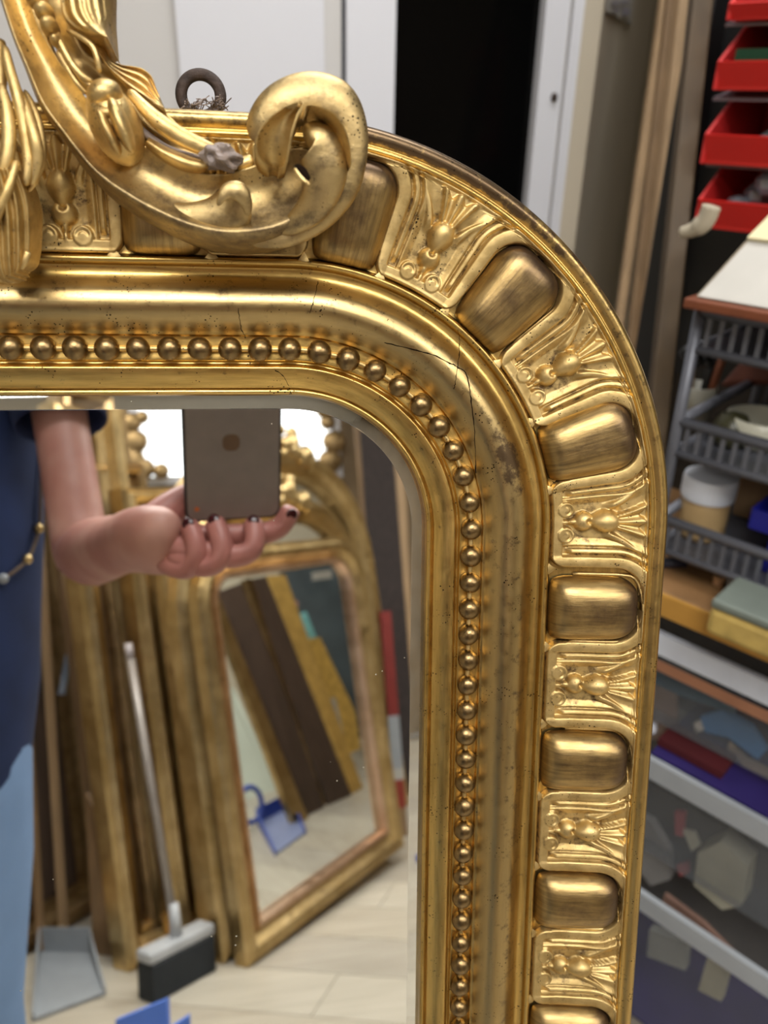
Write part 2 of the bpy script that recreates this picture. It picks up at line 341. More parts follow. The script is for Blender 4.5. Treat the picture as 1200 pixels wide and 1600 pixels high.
# ---- cabinets and the dark door behind the mirror, about 1.4 m away
def at_y(x, y, yy):
    d = cdir(x, y); return CAM + d*((yy-CAM[1])/d[1])
YD = 1.44
def xs(px, py=120, yy=YD): return float(at_y(px, py, yy)[0])
x_a, x_b, x_c, x_d, x_e, x_f, x_g, x_h = [xs(p) for p in (282, 507, 534, 541, 616, 840, 877, 919)]
def slabx(name, x0, x1, mat, y0=YD, th=.02, z0=0, z1=2.1, **k): return st(name, MB().box([0, 0, 0], EX, EY, EZ, (x0, x1), (y0, y0+th), (z0, z1)), mat, **k)
slabx('wall_front_panel', -1.9, x_a, 'white2', YD+.012, label=None)
d1 = slabx('door_1', x_a, x_b, 'white', YD, .03)
slabx('trim_1', x_b, x_c, 'white2', YD+.006, .03)
slabx('trim_2', x_c, x_d, plain('dark_gap', (88, 90, 96), .6), YD+.02, .02)
slabx('trim_3', x_d, x_e, 'white', YD-.005, .045)
dg = slabx('door_2', x_e, x_f, 'blackglass', YD+.02, .012)
slabx('trim_4', x_f, x_g, 'white', YD-.01, .04)
slabx('trim_5', x_g, x_g+.006, plain('joint_grey', (120, 120, 122), .6), YD, .03)
slabx('trim_6', x_g+.004, x_h, 'white', YD-.014, .05)
slabx('lintel_panel', -1.9, x_h, 'white2', YD, .05, 2.1, CEIL)
sc_ = at_y(866, 152, YD-.012); hk = MB().ball(sc_, [.006, .004, .007], 10, 6)
hk.obj('screw_head', M['rust'], bpy.data.objects['trim_4'], smooth=True)
# beige end wall, running away to the right
q0 = at_y(932, 0, YD-.03); q1 = Pt(1012, 0, 1.60); e_ = nz([q1[0]-q0[0], q1[1]-q0[1], 0]); L_ = math.hypot(q1[0]-q0[0], q1[1]-q0[1]); n_ = np.array([e_[1], -e_[0], 0])
st('wall_side', MB().box([x_h, YD-.03, 0], e_, n_, EZ, (0, max(L_, .12)), (-.06, 0), (0, CEIL)), 'beige')
print('endwall', q0, q1, L_)
nc = MB(); base = np.array([x_h, YD-.03, 0]); 
def on_end(px, py):
    d = cdir(px, py); t = ((base+n_*.001-CAM)@n_)/(d@n_); return CAM+d*t
nt_ = MB().slab([on_end(948, -30)+n_*.002, on_end(946, 18)+n_*.002, on_end(984, 38)+n_*.002, on_end(990, -30)+n_*.002], .002)
card = one('notice', 'paper', 'small printed white notice pinned high on the beige end wall', 'notice', nt_)
for (a_, b_, c_, d_) in ((952, 2, 962, 8), (966, 0, 978, 6), (954, 14, 962, 18), (968, 12, 980, 24)):
    b = MB().slab([on_end(a_, b_)+n_*.005, on_end(a_, d_)+n_*.005, on_end(c_, d_)+n_*.005, on_end(c_, b_)+n_*.005], .0008)
    b.obj('print_mark', plain('grey_ink', (150, 146, 158), .8), card)
# ================================================================ the gilt mirror
XC, ZB = -134.0, -1072.0                     # mm, mirror-local: middle line and foot of the frame
ARC, AO, R0 = 194.78, (12.0, -72.0), 56.0
def LMm(X, Z, h): return np.stack([(np.asarray(X)-XC)/1000, (np.asarray(Z)-ZB)/1000, np.asarray(h)/1000*np.ones_like(np.asarray(X, float))], -1)
_o = P0 + RW*XC/1000 + UW*ZB/1000
mm = Matrix.Identity(4)
for i in range(3):
    mm[i][0] = RW[i]; mm[i][1] = UW[i]; mm[i][2] = -NW[i]; mm[i][3] = _o[i]
MIR = root('gilt_mirror', None, 'large antique gilt mirror with beaded moulding and carved crest, in the foreground', 'mirror', mat4=mm)
PROF = [(0, -1.2), (0, 2.0), (.3, 3.0), (1.1, 3.5), (2.0, 3.1), (2.4, 2.7), (2.7, 4.4), (3.3, 5.1), (6.5, 7.2), (10.0, 8.4), (10.8, 8.0), (11.5, 6.6), (12.4, 6.2), (12.9, 7.0), (13.4, 7.4), (17.3, 7.2),
        (21.8, 7.5), (22.3, 8.4), (23.6, 9.0), (25.4, 10.8), (27.8, 13.2), (30.4, 14.9), (33.2, 15.6), (35.8, 15.2), (38.2, 14.2), (40.5, 12.2), (42.2, 10.8), (44, 10.0), (45.8, 10.2), (46.8, 10.8),
        (47.1, 12.6), (47.9, 13.6), (49.0, 13.7), (49.9, 12.6), (50.4, 11.4), (52, 11.2), (62, 12.4), (75, 15.4), (87.4, 18.4), (88.3, 20.4), (89.0, 21.9), (89.8, 22.3), (90.6, 21.8), (91.1, 20.6), (92.0, 20.9),
        (93.2, 21.8), (94.6, 22.1), (96.0, 21.6), (97.1, 20.2), (97.9, 17.8), (98.1, 14), (97.6, 4), (95, -4), (94.5, -34)]
PT = np.array([p[0] for p in PROF]); PH = np.array([p[1] for p in PROF])
# finer, rounded version of the profile
_tt = []; 
for i in range(len(PROF)-1):
    _tt += list(np.linspace(i, i+1, 4)[:-1])
_tt.append(len(PROF)-1)
_q = catmull(PROF, (len(PROF)-1)*3+1); PT2, PH2 = _q[:, 0], _q[:, 1]
def hb(t): return np.interp(t, PT[:-3], PH[:-3])
def path(s, t):
    """s mm along the middle of the ornament band (0 = start of the corner), t mm outward from the glass edge -> X, Z"""
    s = np.asarray(s, float); t = np.asarray(t, float); a = np.clip(s/(R0+68), 0, math.pi/2)
    X = AO[0] + (R0+t)*np.sin(a) + np.minimum(s, 0); Z = AO[1] + (R0+t)*np.cos(a) - np.maximum(s-ARC, 0)
    return X, Z
def sweep_frame(name, pt, ph, mat, kind=None):
    st = []                                   # (X, Z, nX, nZ, s)
    for s in np.concatenate([np.linspace(-146, 0, 14), np.linspace(0, ARC, 72)[1:], np.linspace(ARC, 1096.8, 26)[1:]]):
        a = min(max(s/(R0+68), 0), math.pi/2); x, z = path(s, 0.); st.append([float(x), float(z), math.sin(a), math.cos(a), s])
    st[-1][2:4] = [1, -1]
    left = [[2*XC-x, z, -nx, nz_, -292-s] for x, z, nx, nz_, s in st[1:]][::-1]
    st = left + st
    n = len(st); S = np.array(st); T = len(pt)
    X = S[:, 0:1] + pt[None]*S[:, 2:3]; Z = S[:, 1:2] + pt[None]*S[:, 3:4]; Hh = np.repeat(ph[None], n, 0)
    V = LMm(X, Z, Hh).reshape(-1, 3); i, j = np.meshgrid(np.arange(n), np.arange(T-1), indexing='ij'); a = (i*T+j).ravel(); b = (((i+1) % n)*T+j).ravel()
    Fc = np.stack([a, b, b+1, a+1], 1)
    uv = np.stack([np.repeat(S[:, 4:5]/10, T, 1), np.repeat(pt[None]/10, n, 0)], -1).reshape(-1, 2)
    # wear: rubbed patch on the shoulder below the corner, rubbed outer rim along the top
    s = np.repeat(S[:, 4:5], T, 1); t = np.repeat(pt[None], n, 0)
    wear_shade = .95*np.exp(-((s-152)/16)**2-((t-35)/4)**2) + 1.1*sstep(91, 93, t)*np.exp(-((s-40)/75)**2) + .25*np.exp(-((t-37)/5)**2)
    pt_ = .75*sstep(22, 26, t)*sstep(44, 39, t)+.35*sstep(91, 93, t)+.25*sstep(50, 52, t)*sstep(88, 86, t)
    return mesh(name, V, Fc, mat, MIR, smooth=True, local=True, uv=uv, wear_shade=wear_shade.ravel(), pat=pt_.ravel(), kind=kind)
sweep_frame('moulding', PT2, PH2, M['burnish'])
# glass: flat field and ground bevel round it
def outline(off):
    P = []
    for s in list(np.linspace(-146, 0, 3))+list(np.linspace(0, ARC, 40)[1:])+[1096.8]:
        a = min(max(s/(R0+68), 0), math.pi/2); x, z = path(s, 0.); nx, nz_ = (math.sin(a), math.cos(a)) if s < 1000 else (1, -1)
        P.append((float(x)+nx*off, float(z)+nz_*off))
    return [(2*XC-x, z) for x, z in P[1:]][::-1] + P
o0, o1, o2, o3 = outline(-5.8), outline(-5.5), outline(-5.5), outline(1.5); n = len(o0)
V = np.concatenate([LMm(*np.array(o).T, h) for o, h in ((o0, 0.), (o1, -.012), (o3, -.85))])
mesh('mirror_glass', V, [tuple(range(n))], M['mirror'], MIR, local=True)
_bw = np.concatenate([np.full(n, .42), np.full(n, .30), np.full(n, .12)])
mesh('glass_bevel', V, [((k+1) % n + a*n, k + a*n, k+(a+1)*n, (k+1) % n+(a+1)*n) for a in (0, 1) for k in range(n)], M['mirror'], MIR, local=True, wear_shade=_bw, label='ground bevel of the mirror glass, hazy and worn')
mesh('back_board', *(lambda b: (b.V, b.F))(MB().box([0, 0, 0], EX, EY, EZ, (-.385+.096, .385-.096), (.004, 1.05), (-.034, -.024))), M['wood_m'], MIR, local=True)
# beads
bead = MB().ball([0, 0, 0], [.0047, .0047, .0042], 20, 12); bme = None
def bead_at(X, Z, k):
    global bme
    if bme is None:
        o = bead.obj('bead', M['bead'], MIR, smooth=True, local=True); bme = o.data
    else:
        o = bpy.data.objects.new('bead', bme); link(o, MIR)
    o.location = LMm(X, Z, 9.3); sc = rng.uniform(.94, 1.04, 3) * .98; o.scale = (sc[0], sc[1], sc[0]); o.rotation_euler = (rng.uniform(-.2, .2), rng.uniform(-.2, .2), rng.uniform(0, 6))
def bpath(q):                                  # q mm along the bead line from the start of the corner
    a = q/(R0+17.3)
    if q < 0: return AO[0]+q, -16+17.3
    if a < math.pi/2: return AO[0]+(R0+17.3)*math.sin(a), AO[1]+(R0+17.3)*math.cos(a)
    return 12+R0+17.3, -72-(q-(R0+17.3)*math.pi/2)
qs = []; q = 0.6
while q > -148: q -= 11.1; qs.append(q)
q = 0.6
while True:
    if bpath(q)[1] < -982: break
    qs.append(q); q += 11.3
for k, q in enumerate(sorted(qs)):
    x, z = bpath(q); bead_at(x, z, k)
    if x > XC+4: bead_at(2*XC-x, z, k)
for k in range(34): bead_at(XC-186.5+11.3*k, -991.3, k)
wire = [bpath(q) for q in np.linspace(-146, 1045, 260)]
wV = MB()
for sgn in (1, -1):
    wV.tube([LMm(x if sgn > 0 else 2*XC-x, z, 8.6) for x, z in wire], .0011, 6)
wV.obj('bead_string', M['leaf'], MIR, smooth=True, local=True)
# ---- ornament band
HALF = 14.6
def Wt(tt):                                     # half length of a leaf tablet at tt mm across the band
    w = np.where(tt < 6, 13.9+np.sqrt(np.maximum(0, 36-(6-tt)**2)), 19.9)
    k = 34.2-3.8-np.sqrt(np.maximum(0, 10.5**2-np.maximum(tt-26.3, 0)**2)); return np.where(tt > 26.3, np.where(tt > 36.7, 34.1, k), w)
def tablet_h(tt, u):
    au = np.abs(u); W_ = Wt(tt); x = 34.2-au
    d = np.hypot(np.maximum(x-3.8, 0), np.maximum(tt-26.3, 0))-10.5            # distance from the cushion's outline
    e = np.minimum(np.minimum(np.where(tt < 8, W_-au, d+.15), tt+.15), 38.6-tt)
    strap = np.maximum(sstep(5.5, 4.9, d), sstep(-.4, .3, 4.6-tt)); ds = np.clip((d-2.6)/2.8, -1, 1)
    h = 3.3*strap*(1-.16*ds**2)
    ridge = sstep(6.1, 6.6, d)*sstep(8.6, 8.0, d)*sstep(6, 9, tt); h = np.maximum(h, (2.3-.35*(d-6.5))*ridge)
    inner = (1-strap)*(1-ridge)*sstep(8.8, 9.6, d); bg = 1.5-1.5*sstep(9, 13, d)+1.3*sstep(20, 34, tt)
    h = np.maximum(h, bg*inner)
    r = np.hypot(au-5.8, tt-5.6); h = np.maximum(h, 3.35*sstep(3.9, 3.2, r)*(1-.2*np.exp(-((r-1.8)/.5)**2)*sstep(5, 7, tt)))
    h = np.maximum(h, 2.9*sstep(1.5, .8, np.hypot(au*1.3, (tt-5.4)*.6)))
    q = np.hypot(au/8.5, (tt-18)/13); h = h - 2.6*sstep(1.0, .45, q)*(1-strap)*(1-ridge)
    r = np.hypot(au/4.4, (tt-13.0)/4.1); c = np.sqrt(np.maximum(0, 1-r*r))*4.4*(1-.6*np.exp(-(np.hypot(u, tt-14.9)/1.15)**2)); h = np.maximum(h, c)
    c = np.maximum(0, 1-np.hypot(au/1.5, (tt-9.0)/2.6)**2)**.5*2.6; h = np.maximum(h, c)
    r = np.hypot(au/(4.9-1.3*sstep(22, 16, tt)), (tt-21.0)/6.6); c = np.sqrt(np.maximum(0, 1-r*r))*6.0; h = np.maximum(h, c)
    w = 2.8+.24*np.maximum(tt-25, 0)**1.15; lobes = np.cos(u/(w+.01)*math.pi*2.5); sp = sstep(0, .7, w-au)*sstep(24, 26, tt)*sstep(38.3, 36.2, tt+1.2*(1-lobes)); h = np.maximum(h, sp*(3.6+.9*lobes-.05*au))
    rc = 5.4+.030*np.maximum(tt-19, 0)**2; c = sstep(2.2, .6, np.abs(au-rc))*sstep(20, 25, tt)*2.6*sstep(38.4, 36, tt)*sstep(8.4, 10, d); h = np.maximum(h, c)
    return h*sstep(0, .9, e) - .9*(1-sstep(-.1, .8, e))
def tablet_grid(nu, n_t):
    tt = np.linspace(0, 38.4, n_t)[:, None]; v = np.linspace(-1, 1, nu)[None]; u = v*Wt(tt); tt = tt+0*v
    h = hb(50.2+tt) + .4 + tablet_h(tt, u); return u, 50.2+tt, h
def cushion_grid(nu, n_t, seed=0):
    a = np.sin(np.linspace(-1, 1, nu)*math.pi/2)[None]; b = np.sin(np.linspace(-1, 1, n_t)*math.pi/2)[:, None]; A, B = a+0*b, b+0*a
    x = A*np.where(B > 0, 1-.30*np.abs(B)**4.5, 1-.10*np.abs(B)**7); y = B*(1-.09*np.abs(A)**5)
    dome = np.maximum(0, (1-np.abs(A)**3.0))**.66*np.maximum(0, 1-np.abs(B)**np.where(B > 0, 4., 7.))**.6*(1+.10*B)
    u = x*(HALF-.6); t = 68.6+y*18.4; h = hb(50)+.2 + (t-50)*.15 + 9.0*dome - .6
    return u, t, h
def rim_grid(nu):                              # raised lip round the outer end of a cushion
    a = np.linspace(-1, 1, nu)[None]; k = np.linspace(0, 1, 7)[:, None]
    return a, k
def orn(name, s0, grid, mat, mirrored=False, share=None, wear_shade=None):
    u, t, h = grid; n, m_ = u.shape
    if share is not None:
        o = bpy.data.objects.new(name, share[0]); link(o, MIR)
        x, z = path(s0, 0.); o.location = Vector(((2*(x-share[1]) if 0 else 0), 0, 0)); 
        return o
    X, Z = path(s0+u, t)
    if mirrored: X = 2*XC - X
    V = LMm(X, Z, h).reshape(-1, 3)
    rgt = grid_faces(n, m_)
    if not mirrored: rgt = rgt[:, ::-1]
    return mesh(name, V, rgt[:, ::-1], mat, MIR, smooth=True, local=True, wear_shade=wear_shade.ravel() if wear_shade is not None else None, uv=np.stack([t.ravel()/10, u.ravel()/10+s0], -1), pat=None if name != 'cushion' else (.85*np.exp(-((t-88)/8.5)**2)+.25*np.exp(-((u)/5)**2-((t-70)/9)**2)).ravel())
items = [(-146, 't'), (-111.3, 'c'), (-76.7, 't'), (-44, 'c'), (-11, 't'), (24.2, 'c'), (57, 't'), (91, 'c'), (125, 't'), (157, 'c'), (190, 't'), (227.2, 'c'), (261.3, 't'), (296.2, 'c'), (330, 't'), (364.3, 'c'), (398.8, 't'), (433, 'c'), (467, 't')]
s = 467.
kk = 'c'
while s + 34.2 < 1060: s += 34.2; items.append((s, kk)); kk = 't' if kk == 'c' else 'c'
TH, CH = tablet_grid(111, 123), cushion_grid(41, 49); TL, CL = tablet_grid(41, 39), cushion_grid(15, 17)
def cwear(g, sd):
    u, t, h = g; return 1.5*np.exp(-((t-85)/6)**2) + .7*np.exp(-((u-1)/6)**2-((t-68)/9)**2)
low = {}
for side in (0, 1):
    for k, (s, ty) in enumerate(items):
        if side and k == 0: continue
        hi = (not side) and -100 < s < 450
        g = (TH if ty == 't' else cushion_grid(41, 49, k)) if hi else (TL if ty == 't' else CL)
        nm = 'leaf_tablet' if ty == 't' else 'cushion'; mt = M['leaf'] if ty == 't' else M['bronze']
        wr = .35*sstep(1.8, .2, g[2]-hb(g[1])-.4)+.8*sstep(.2, -1.2, g[2]-hb(g[1])-.4) if ty == 't' else cwear(g, k)  # tablets: crevice shade painted into the low recesses by height
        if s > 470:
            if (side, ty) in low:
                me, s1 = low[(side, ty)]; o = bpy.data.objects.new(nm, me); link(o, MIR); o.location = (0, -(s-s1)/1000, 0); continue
            o = orn(nm, s, g, mt, bool(side), wear_shade=wr); low[(side, ty)] = (o.data, s)
        else: orn(nm, s, g, mt, bool(side), wear_shade=wr)
# ornaments along the foot of the frame
for ty in 'tc':
    u, t, h = TL if ty == 't' else CL; first = None
    for k in range(-3, 4):
        if (ty == 't') != (k % 2 == 0): continue
        if first is None:
            n_, m_ = u.shape; V = LMm(XC+u+k*34.2, -974.0-t, h).reshape(-1, 3)
            first = mesh('leaf_tablet' if ty == 't' else 'cushion', V, grid_faces(n_, m_)[:, ::-1], M['leaf' if ty == 't' else 'bronze'], MIR, smooth=True, local=True); k0 = k
        else:
            o = bpy.data.objects.new(first.name.split('.')[0], first.data); link(o, MIR); o.location = ((k-k0)*.0342, 0, 0)
# raised lip that runs round the outer end of every cushion, and the small cusps between ornaments
lip = MB()
for side in (0, 1):
    for s, ty in items:
        if ty != 'c' or (side and s < -300): continue
        u = np.concatenate([np.full(7, -HALF-.1), -HALF*np.cos(np.linspace(0, math.pi, 15))*(1), np.full(7, HALF+.1)])
        tt = np.concatenate([np.linspace(60, 77.5, 7), 79+9.2*np.sin(np.linspace(0, math.pi, 15))**.55, np.linspace(77.5, 60, 7)])
        X, Z = path(s+u, tt)
        if side: X = 2*XC-X
        lip.tube([p for p in LMm(X, Z, hb(tt)+1.6)], .0007, 6)
        for e in (-1, 1):
            X, Z = path(s+e*17.0+np.array([-2.6, 0, 2.6, 0, -1.2, 1.2]), np.array([49.2, 49.0, 49.2, 53.2, 51.0, 51.0]))
            if side: X = 2*XC-X
            P = LMm(X, Z, np.array([13.2, 14.0, 13.2, 12.6, 13.8, 13.8])); lip.add(P, [(0, 1, 4), (1, 5, 4), (1, 2, 5), (4, 5, 3)])
lip.obj('ornament_fillet', M['leaf'], MIR, smooth=True, local=True, kind='stuff')
# hairline cracks in the corner
def crack(name, pts, w=.00014, hh=.12):
    P = catmull(pts, len(pts)*5); V = []
    for i, (x, y) in enumerate(P):
        x += rng.uniform(-.8, .8); y += rng.uniform(-.8, .8)
        h = 12.
        for _ in range(4):
            X, Z = ml(x, y, h); d = math.hypot(X-AO[0], Z-AO[1])-R0 if (X > AO[0] and Z > AO[1]) else (Z+16 if X <= AO[0] else X-68); h = float(np.interp(d, PT2[:-6], PH2[:-6]))
        p = LMm(X, Z, h+hh); q0 = P[min(i+1, len(P)-1)]-P[max(i-1, 0)]; dd = np.array([q0[1], q0[0], 0.]); dd = dd/(np.linalg.norm(dd)+1e-9)
        ww = w*(.5+rng.uniform(0, 1)); V += [p+dd*ww, p-dd*ww]
    mesh(name, V, [(2*i, 2*i+1, 2*i+3, 2*i+2) for i in range(len(P)-1)], M['crack'], MIR, local=True)
crack('crack', [(716, 516), (718, 545), (715, 572), (711, 600), (709, 608)])
crack('crack', [(600, 535), (640, 545), (680, 556), (700, 566), (716, 574), (728, 584), (734, 610), (738, 640), (742, 690), (743, 740)], w=.0002)
crack('crack', [(497, 440), (490, 470), (484, 490)], w=.00012)
crack('crack', [(372, 482), (376, 510), (384, 528)], w=.00014)
crack('crack', [(430, 578), (446, 592), (455, 616)], w=.00014)
crack('crack', [(268, 190), (276, 206), (282, 222)], w=.0001)
# hanging ring screwed into the top
X0, Z0 = ml(314, 149, -14)
rv = MB(); P = []
for k in range(40):
    a = 2*math.pi*k/40; P.append(LMm(X0+7.3*math.cos(a), Z0+7.3*math.sin(a), -14+0*a))
P.append(P[0]); P.append(P[1]); rv.tube(P, .0022, 12, cap=False)
rv.tube([LMm(X0, Z0-7.5, -14), LMm(X0, Z0-26, -14)], .002, 10)
rv.obj('hanging_ring', M['rust'], MIR, smooth=True, local=True, label='rusty iron hanging ring')
fb = MB()
for k in range(46):
    px = 314+rng.uniform(-34, 34); py = 168+rng.uniform(-5, 6); L_ = rng.uniform(6, 18); a = rng.uniform(-.8, .8)
    pts = [ml(px+math.cos(a)*L_*t+rng.uniform(-2, 2), py-abs(math.sin(a))*L_*t*.8+rng.uniform(-2, 2), -4) for t in (0, .5, 1)]
    fb.tube([LMm(x, z, -6+rng.uniform(-3, 10)) for x, z in pts], .00022, 4)
fb.obj('packing_fibres', M['gesso'], MIR, local=True, kind='stuff', label='frayed grey fibres round the ring')
fbk = MB()
for k in range(-1, 2, 2):
    fbk.box([0, 0, 0], EX, EY, EZ, (k*.2-.02, k*.2+.02), (.05, 1.0), (-.050, -.0345))
fbk.obj('back_batten', M['wood_m'], MIR, local=True)
# easel leg behind, down to the floor
def m2w(x, y, z): return np.array(mm)[:3, :3] @ [x, y, z] + _o
tp = m2w(0, .92, -.052); legp = MB()
for sx in (-.2, .2):
    a = m2w(sx, .92, -.062); b = np.array([a[0], a[1]+.30, .0]); legp.tube([a, b+[0, 0, .004]], .014, 8)
legp.obj('prop_leg', M['wood_m'], MIR)
# ================================================================ carved crest
def rs(P, n): return catmull(P, n)
def loft(name, A, B, prof, n, nv, mat, hbase=16., parent=None, ends=(1, 1), wear_shade=None, label=None):
    """surface between two silhouette curves (photo pixels); prof(v, s) -> height mm; side walls drop to hbase"""
    A, B = rs(A, n), rs(B, n); v = np.linspace(0, 1, nv); rows = []
    for i in range(n):
        s = i/(n-1); row = []
        for vv in v:
            h = float(prof(vv, s)); p = A[i]*(1-vv)+B[i]*vv; x, z = ml(p[0], p[1], h); row.append((x, z, h))
        xa, za, ha = row[0]; xb, zb, hb_ = row[-1]
        row = [(xa, za, hbase)] + row + [(xb, zb, hbase)]; rows.append(row)
    if ends[0]: rows = [[(x, z, hbase) for x, z, h in rows[0]]] + rows
    if ends[1]: rows = rows + [[(x, z, hbase) for x, z, h in rows[-1]]]
    R = np.array(rows); V = LMm(R[..., 0], R[..., 1], R[..., 2]).reshape(-1, 3)
    wv = None
    if wear_shade: vv_ = np.concatenate([[0], v, [1]]); wv = np.array([[wear_shade(a, i/(R.shape[0]-1)) for a in vv_] for i in range(R.shape[0])]).ravel()
    o = mesh(name, V, grid_faces(R.shape[0], R.shape[1]), mat, parent or MIR, smooth=True, local=True, label=label, wear_shade=wv, pat=None if wv is None else np.clip(wv*1.5, 0, .8))
    return o
def ctube(name, pts, mat, flat=.8, n=40, seg=18, parent=None, cap=True, label=None, groove=0., tipr=True):
    """carved roll: pts = (px, py, half width px, height mm of its centre)"""
    P = rs(pts, n); C = []; 
    for x, y, w_, h in P: X, Z = ml(x, y, h); C.append((X, Z, h, w_*(DIST*1000-h)/F))
    C = np.array(C); rows = []
    for i in range(n):
        t = C[min(i+1, n-1), :2]-C[max(i-1, 0), :2]; t = t/(np.linalg.norm(t)+1e-9); s_ = np.array([t[1], -t[0]]); r = C[i, 3]
        if tipr:
            k = min(i, n-1-i)/(n*.10); 
            if k < 1: r = r*math.sqrt(max(.02, 1-(1-k)**2))
        row = []
        for j in range(seg):
            a = 2*math.pi*j/seg; q = r*math.cos(a); hh = r*flat*math.sin(a)
            if groove and hh > 0: hh -= groove*r*math.exp(-(math.cos(a)/.22)**2)
            row.append((C[i, 0]+s_[0]*q, C[i, 1]+s_[1]*q, C[i, 2]+hh))
        rows.append(row)
    R = np.array(rows); V = LMm(R[..., 0], R[..., 1], R[..., 2]).reshape(-1, 3)
    Fc = [(i*seg+j, i*seg+(j+1) % seg, (i+1)*seg+(j+1) % seg, (i+1)*seg+j) for i in range(n-1) for j in range(seg)]
    Fc += [tuple(range(seg))[::-1], tuple((n-1)*seg+j for j in range(seg))]
    aa = np.array([[.5*max(0, -math.cos(2*math.pi*j/seg)*0+math.sin(i*.21+j*.5))*.9 for j in range(seg)] for i in range(n)]).ravel()
    return mesh(name, V, Fc, mat, parent or MIR, smooth=True, local=True, label=label, wear_shade=aa if name in ('great_curl', 'inner_lobe', 'curled_lobe') else None, pat=np.full(n*seg, .6) if name in ('great_curl', 'inner_lobe', 'curled_lobe') else None)
def cball(name, px, py, rx, ry, rot, h, rz, mat, parent=None, lumps=0., label=None, n=28):
    X0, Z0 = ml(px, py, h); k = (DIST*1000-h)/F; c, s_ = math.cos(rot), math.sin(rot); b = MB().ball([0, 0, 0], [1, 1, 1], n, n//2); V = np.array(b.V)
    if lumps: V *= (1+lumps*np.sin(V[:, 0:1]*5+1)*np.cos(V[:, 1:2]*6+2)+lumps*.6*np.sin(V[:, 2:3]*9+V[:, 0:1]*7))
    x = V[:, 0]*rx*k; z = V[:, 1]*ry*k
    P = LMm(X0 + x*c - z*s_, Z0 + x*s_ + z*c, h + V[:, 2]*rz)
    return mesh(name, P, b.F, mat, parent or MIR, smooth=not lumps, local=True, label=label)
cm = M['crest']
def p_band(v, s):                               # dark rolled lower rim, ridge, then hollow face rising to its upper edge
    tip = sstep(1., .9, s)
    r = .30
    if v < r: h = 18+25*math.sin((v/r)*math.pi/2)**.8
    else:
        k = (v-r)/(1-r); h = 43 - 8.*math.sin(min(1, k*1.25)*math.pi/2)*(.6+.4*math.sin(math.pi*k)) + 4*sstep(.8, 1, k)
    return h
def p_band_up(v, s):
    r = .10+.16*sstep(.35, .7, s)
    if v < r: return 24+18*math.sin((v/r)*math.pi/2)**.8
    k = (v-r)/(1-r); return 42 - 6.5*math.sin(math.pi*min(1, k*.85)) 
scr = loft('crest', [(-62, -190), (-38, -120), (-18, -60), (2, 5), (20, 60), (38, 105), (62, 165), (98, 217), (140, 275), (185, 317), (235, 350), (290, 376), (345, 391), (400, 393), (450, 383), (500, 352), (532, 315)],
           [(0, -190), (12, -120), (24, -60), (46, 0), (62, 45), (92, 95), (122, 135), (150, 175), (182, 205), (222, 226), (262, 250), (302, 268), (345, 272), (388, 262), (420, 248), (456, 232), (492, 236)],
           p_band_up, 90, 34, cm, parent=MIR, wear_shade=lambda v, s: .42*sstep(.34, .22, v)*sstep(.3, .55, s)+.55*math.exp(-((v-.42)/.12)**2)*sstep(.5, .7, s)+.12, label='carved leafy scroll crest')
CREST = scr
def sub(f, *a, **k): k['parent'] = CREST; return f(*a, **k)
# lower lobe with its dark hollow
sub(ctube, 'curled_lobe', [(235, 322, 12, 36), (285, 338, 19, 37), (330, 338, 26, 38), (360, 328, 33, 39), (372, 312, 24, 42)], cm, .55, 44, 22)
sub(ctube, 'curled_lobe', [(340, 322, 3, 49), (347, 308, 7, 50), (358, 298, 12, 50), (374, 300, 14, 50), (385, 318, 9, 49), (388, 338, 4, 46)], cm, .5, 30, 14)
# the big curl
sub(ctube, 'great_curl', [(395, 382, 9, 34), (448, 368, 17, 36), (496, 338, 23, 38), (531, 296, 26, 40), (548, 248, 24, 42), (545, 200, 28, 43), (522, 165, 36, 43), (482, 153, 35, 43), (440, 168, 33, 43), (416, 198, 29, 42), (412, 228, 22, 41)], cm, .62, 80, 28)
sub(loft, 'curl_flap', [(470, 158), (448, 166), (428, 178), (412, 193), (402, 208), (398, 224), (400, 238), (408, 250), (420, 259)],
     [(474, 160), (466, 176), (461, 192), (457, 208), (455, 222), (452, 236), (450, 248), (446, 258), (436, 263)],
     lambda v, s: 62-5*math.sin(math.pi*v)*.8-10*s*s+2*(1-v), 30, 14, cm, 34.)
sub(loft, 'curl_flap', [(478, 165), (500, 166), (524, 178), (540, 202), (548, 232), (549, 258)], [(474, 176), (494, 184), (512, 196), (524, 216), (534, 240), (542, 262)],
     lambda v, s: 62-9*v-6*s, 26, 8, cm, 34.)
sub(ctube, 'inner_lobe', [(478, 225, 18, 50), (491, 222, 30, 50), (503, 240, 34, 49), (508, 268, 33, 48), (502, 298, 29, 46), (488, 324, 24, 44), (464, 346, 17, 41), (436, 362, 9, 38)], cm, .62, 60, 26)
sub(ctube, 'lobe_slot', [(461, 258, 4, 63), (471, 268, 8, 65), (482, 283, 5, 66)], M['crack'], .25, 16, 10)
sub(ctube, 'lobe_slot', [(460, 262, 2, 66), (468, 275, 3, 68), (484, 289, 2, 69)], cm, .6, 16, 10)
# cabochon: dish, two grains, hood
sub(cball, 'cabochon', 181, 196, 35, 55, .38, 40, 13, cm)
sub(cball, 'grain', 170, 206, 9, 34, .42, 51, 6, cm)
sub(cball, 'grain', 190, 196, 12, 38, .36, 52, 6, cm)
sub(cball, 'hood', 164, 150, 25, 21, .35, 47, 7, cm)
sub(ctube, 'hood', [(145, 158, 5, 50), (152, 170, 7, 52), (168, 176, 7, 53), (181, 168, 7, 52), (184, 158, 5, 50)], cm, .8, 24, 12)
